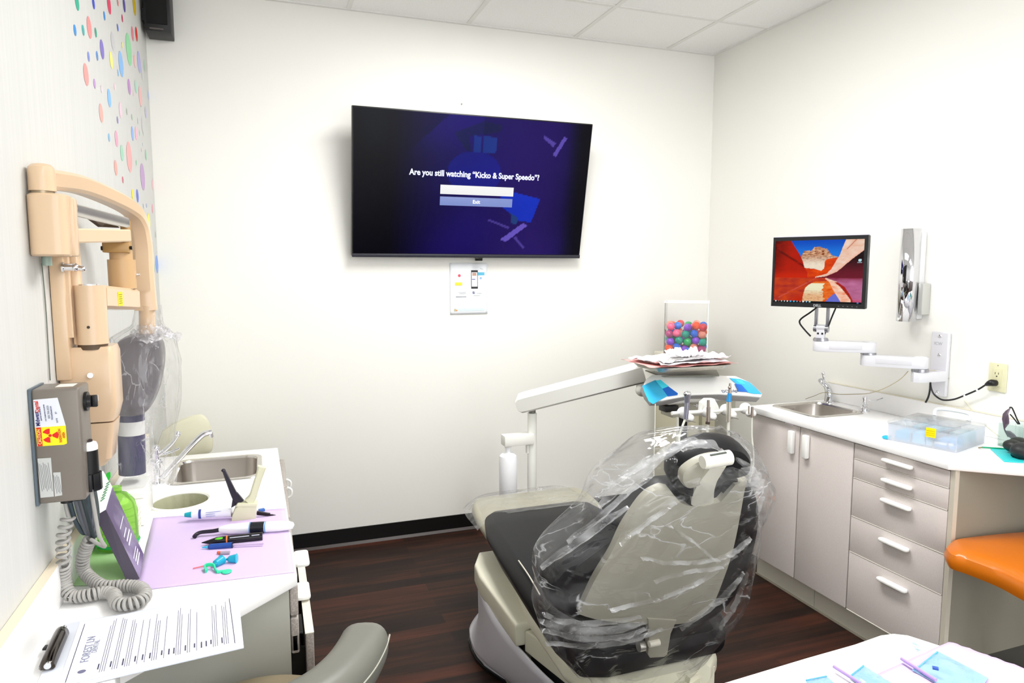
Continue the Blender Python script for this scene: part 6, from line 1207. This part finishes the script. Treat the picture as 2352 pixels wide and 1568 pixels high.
# white folded top rising to the left with green marks
U0 = aY(196, 1110, 1.95); U1 = aY(238, 1083, 2.02)
fl_ = MB().prism([T0, T1, T2, U1, U0], ((T0-Bm0).normalized())*.003).build('carton_top', W8, t)
n2_ = (T1-T0).cross(T2-T1).normalized(); n2_ = n2_ if n2_.z > 0 else -n2_
tcx = (T0+T1+T2+U1+U0)/5
MB().prism([aY(x, y, 1.90) for x, y in ((245, 1086), (253, 1083), (254, 1095), (249, 1104), (243, 1092))], (0, .002, 0)).build('green_leaf', mat('#2cc838', .4), t)
MB().prism([aY(x, y, 1.885) for x, y in ((213, 1152), (219, 1160), (224, 1150), (222, 1162), (219, 1166), (215, 1162))], (0, .001, 0)).build('green_mark', mat('#2c7c44', .4), t)
for k in range(7): MB().obox(aY(235.5+2.2*k, 1147-6.5*k, 1.86+.010*k), V((.004, .002, .003)), V((.0, .0006, 0)), V((-.0008, 0, .0012))).build('green_letter', mat('#5a9468', .5), t, smooth=0)
t = thing('green_bottle', A(225, 1290), 'bright green translucent bottle standing behind the purple carton', 'bottle')
gb = A(232, 1283); gb = V((max(gb.x, LW+.075), gb.y+.07, CT+.001)); GG = mat('#b8f478', .08, trans=.75, ior=1.15); 
MB().lathe(gb, [(.045, 0), (.050, .008), (.050, .10), (.044, .125), (.028, .145), (.016, .15), (.016, .165)], seg=36).build('body', GG, t)
MB().lathe(gb, [(.051, .012), (.053, .016), (.051, .020)], seg=36).build('base_ring', mat('#28d070', .1, trans=.4), t)
tag(MB().prism([A(165, 1345, .0008), A(290, 1345, .0008), A(262, 1240, .0008), A(172, 1240, .0008)], (0, 0, .003), bev=.001).build('green_tray', mat('#b4dca0', .3)), 'pale green translucent tray under the green bottle', 'tray')
nx0, nx1 = A(283, 1218).x, A(318, 1222).x; ny = A(300, 1220).y
wh_ = [('napkin_stack', V((nx0, ny, CT+.001)), 'short stack of cream paper napkins behind the purple carton')]
t = thing('napkin_stack', ((nx0+nx1)/2, ny+.04, CT+.001), 'neat stack of cream napkins standing behind the purple carton', 'napkins')
ntop = aY(300, 1165, ny).z
MB().box((nx0-.01, ny, CT+.001), (nx1, ny+.09, ntop), .001).build('stack', mottled('#e2e0cc', '#f0eee0', 8, .7, (1, 1, 40)), t)
for k in range(4): z_ = CT+.012+(ntop-CT)*.22*k; MB().box((nx0-.0105, ny-.0006, z_), (nx1+.0005, ny+.09, z_+.0012)).build('stack_gap', mat('#b8b49c', .7), t)
bw0, bw1 = aY(262, 1130, 2.20), aY(332, 1130, 2.20)
t = thing('white_box', ((bw0.x+bw1.x)/2, 2.25, CT), 'plain white carton under the x-ray head at the wall', 'box')
MB().box((max(bw0.x, LW+.022), 2.17, CT+.001), (bw1.x, 2.34, aY(300, 1125, 2.2).z), .003).build('carton', mat('#f2f2ee', .5), t)
MB().box((max(bw0.x, LW+.022)-.0005, 2.1695, aY(300, 1125, 2.2).z-.02), (bw1.x+.0005, 2.1705, aY(300, 1125, 2.2).z-.018)).build('lid_seam', mat('#cfccc0', .5), t)
# ================================================================ white cart in the right foreground
CZ_ = .80
t = thing('instrument_cart', (1.3, .6, 0), 'white topped cart in the right foreground', 'cart')
kp = [(1700, 1553), (1850, 1508), (1960, 1477), (2020, 1456), (2050, 1452), (2085, 1456), (2160, 1480), (2352, 1541), (2450, 1572)]
pts = [aZ(x, y, CZ_) for x, y in kp]
a0, a1 = pts[0], pts[-1]; pts2 = [a0+(a0-pts[1])*3]+pts+[a1+(a1-pts[-2])*1.6]
far = [(p.x, p.y) for p in pts2]; near = [(far[-1][0]-.02, far[-1][1]-.12), (far[0][0]-.02, far[0][1]-.50)]
MB().prism([(x, y, CZ_-.03) for x, y in far+near], (0, 0, .03), bev=.006, seg=3).build('top', mat('#fafafa', .3), t)
bx0, bx1, by0, by1 = .62, 1.02, .42, .78
MB().box((bx0, by0, .10), (bx1, by1, CZ_-.031), .01).build('drawer_body', mat('#e8e8e6', .4), t)
for k in range(3):
    d = MB().box((bx0+.015, by1+.001, .14+.2*k), (bx1-.015, by1+.016, .32+.2*k), .004).build('drawer', mat('#efefec', .4), t); MB().box((.76, by1+.016, .22+.2*k), (.88, by1+.030, .235+.2*k), .004).build('handle', WH, d)
for i, (x, y) in enumerate(((.67, .47), (.97, .47), (.67, .73), (.97, .73))): MB().cyl((x-.012, y, .035), (x+.012, y, .035), .035).cyl((x, y, .035), (x, y, .10), .012).build('caster', BLACK, t)
C5 = lambda x, y, h=0: aZ(x, y, CZ_+h)
def lv2(u, v):
    a = C5(1880, 1610).lerp(C5(2179, 1476), v); b = C5(2500, 1680).lerp(C5(2500, 1590), v); p = a.lerp(b, u); return p+V((0, 0, .0015+.004*abs(nz(u*5, v*5, 2))+(.004 if v > .95 else 0)*abs(nz(u*9))))
tag(MB().grid(lv2, 30, 20).build('tray_paper', mat('#cdb8e4', .7), solid=.0004, keep=True), 'lavender paper sheet lying on the white cart top', 'paper sheet')
PB = film(.45, '#b4dcf0', (20, 20, 20), .4, .1, .005, .2); PBw = mat('#a8cce0', .4)
for i, (q, lab) in enumerate((([(2095, 1537), (2155, 1495), (2270, 1555), (2230, 1610)], 'pale blue sterilization pouch on the cart, rightmost of the three'), ([(1950, 1550), (1985, 1527), (2060, 1575), (2030, 1610)], 'pale blue sterilization pouch on the cart, middle one'), ([(1850, 1560), (1900, 1552), (1930, 1580), (1870, 1610)], 'pale blue sterilization pouch on the cart, leftmost of the three'))):
    P4 = [C5(x, y, .006) for x, y in q]; t = thing('instrument_pouch', P4[0], lab, 'pouch', 'blue sterilization pouches')
    def pq_(u, v): p = P4[0].lerp(P4[1], v).lerp(P4[3].lerp(P4[2], v), u); return p+V((0, 0, .006*math.sin(math.pi*u)*math.sin(math.pi*v)+.002*nz(u*7, v*7, i)))
    MB().grid(pq_, 16, 12).build('film', PB, t, keep=True); MB().prism([p-V((0, 0, .0018)) for p in P4], (0, 0, .0008)).build('paper_back', PBw, t)
    MB().cyl(P4[0].lerp(P4[3], .04).lerp(P4[1], .02), P4[0].lerp(P4[1], .97), .0012, seg=6).build('seal_strip', mat('#58b0d4', .4), t)
    if i < 2: tag(MB().cyl(C5(*((2070, 1512), (1915, 1530))[i], .009), C5(*((2150, 1562), (1975, 1568))[i], .009), .0028, seg=10).build('purple_tool', mat('#b49ad8', .35)), ('long purple plastic tool across the lavender paper beside the rightmost pouch', 'purple plastic tool left of the middle pouch on the cart')[i], 'tool')
tag(MB().prism([C5(x, y, .016) for x, y in ((2141, 1532), (2155, 1535), (2156, 1540), (2142, 1537))], (0, 0, .003)).build('blue_tag', mat('#3058b0', .4)), 'tiny dark blue tag on the rightmost pouch', 'tag')
tag(MB().tube([C5(2098, 1477, .004), C5(2108, 1482, .007), C5(2104, 1489, .004), C5(2114, 1492, .004)], .002, 8).build('clear_scrap', mat('#d4ecf4', .2, trans=.4)), 'small clear scrap near the far corner of the cart', 'scrap')
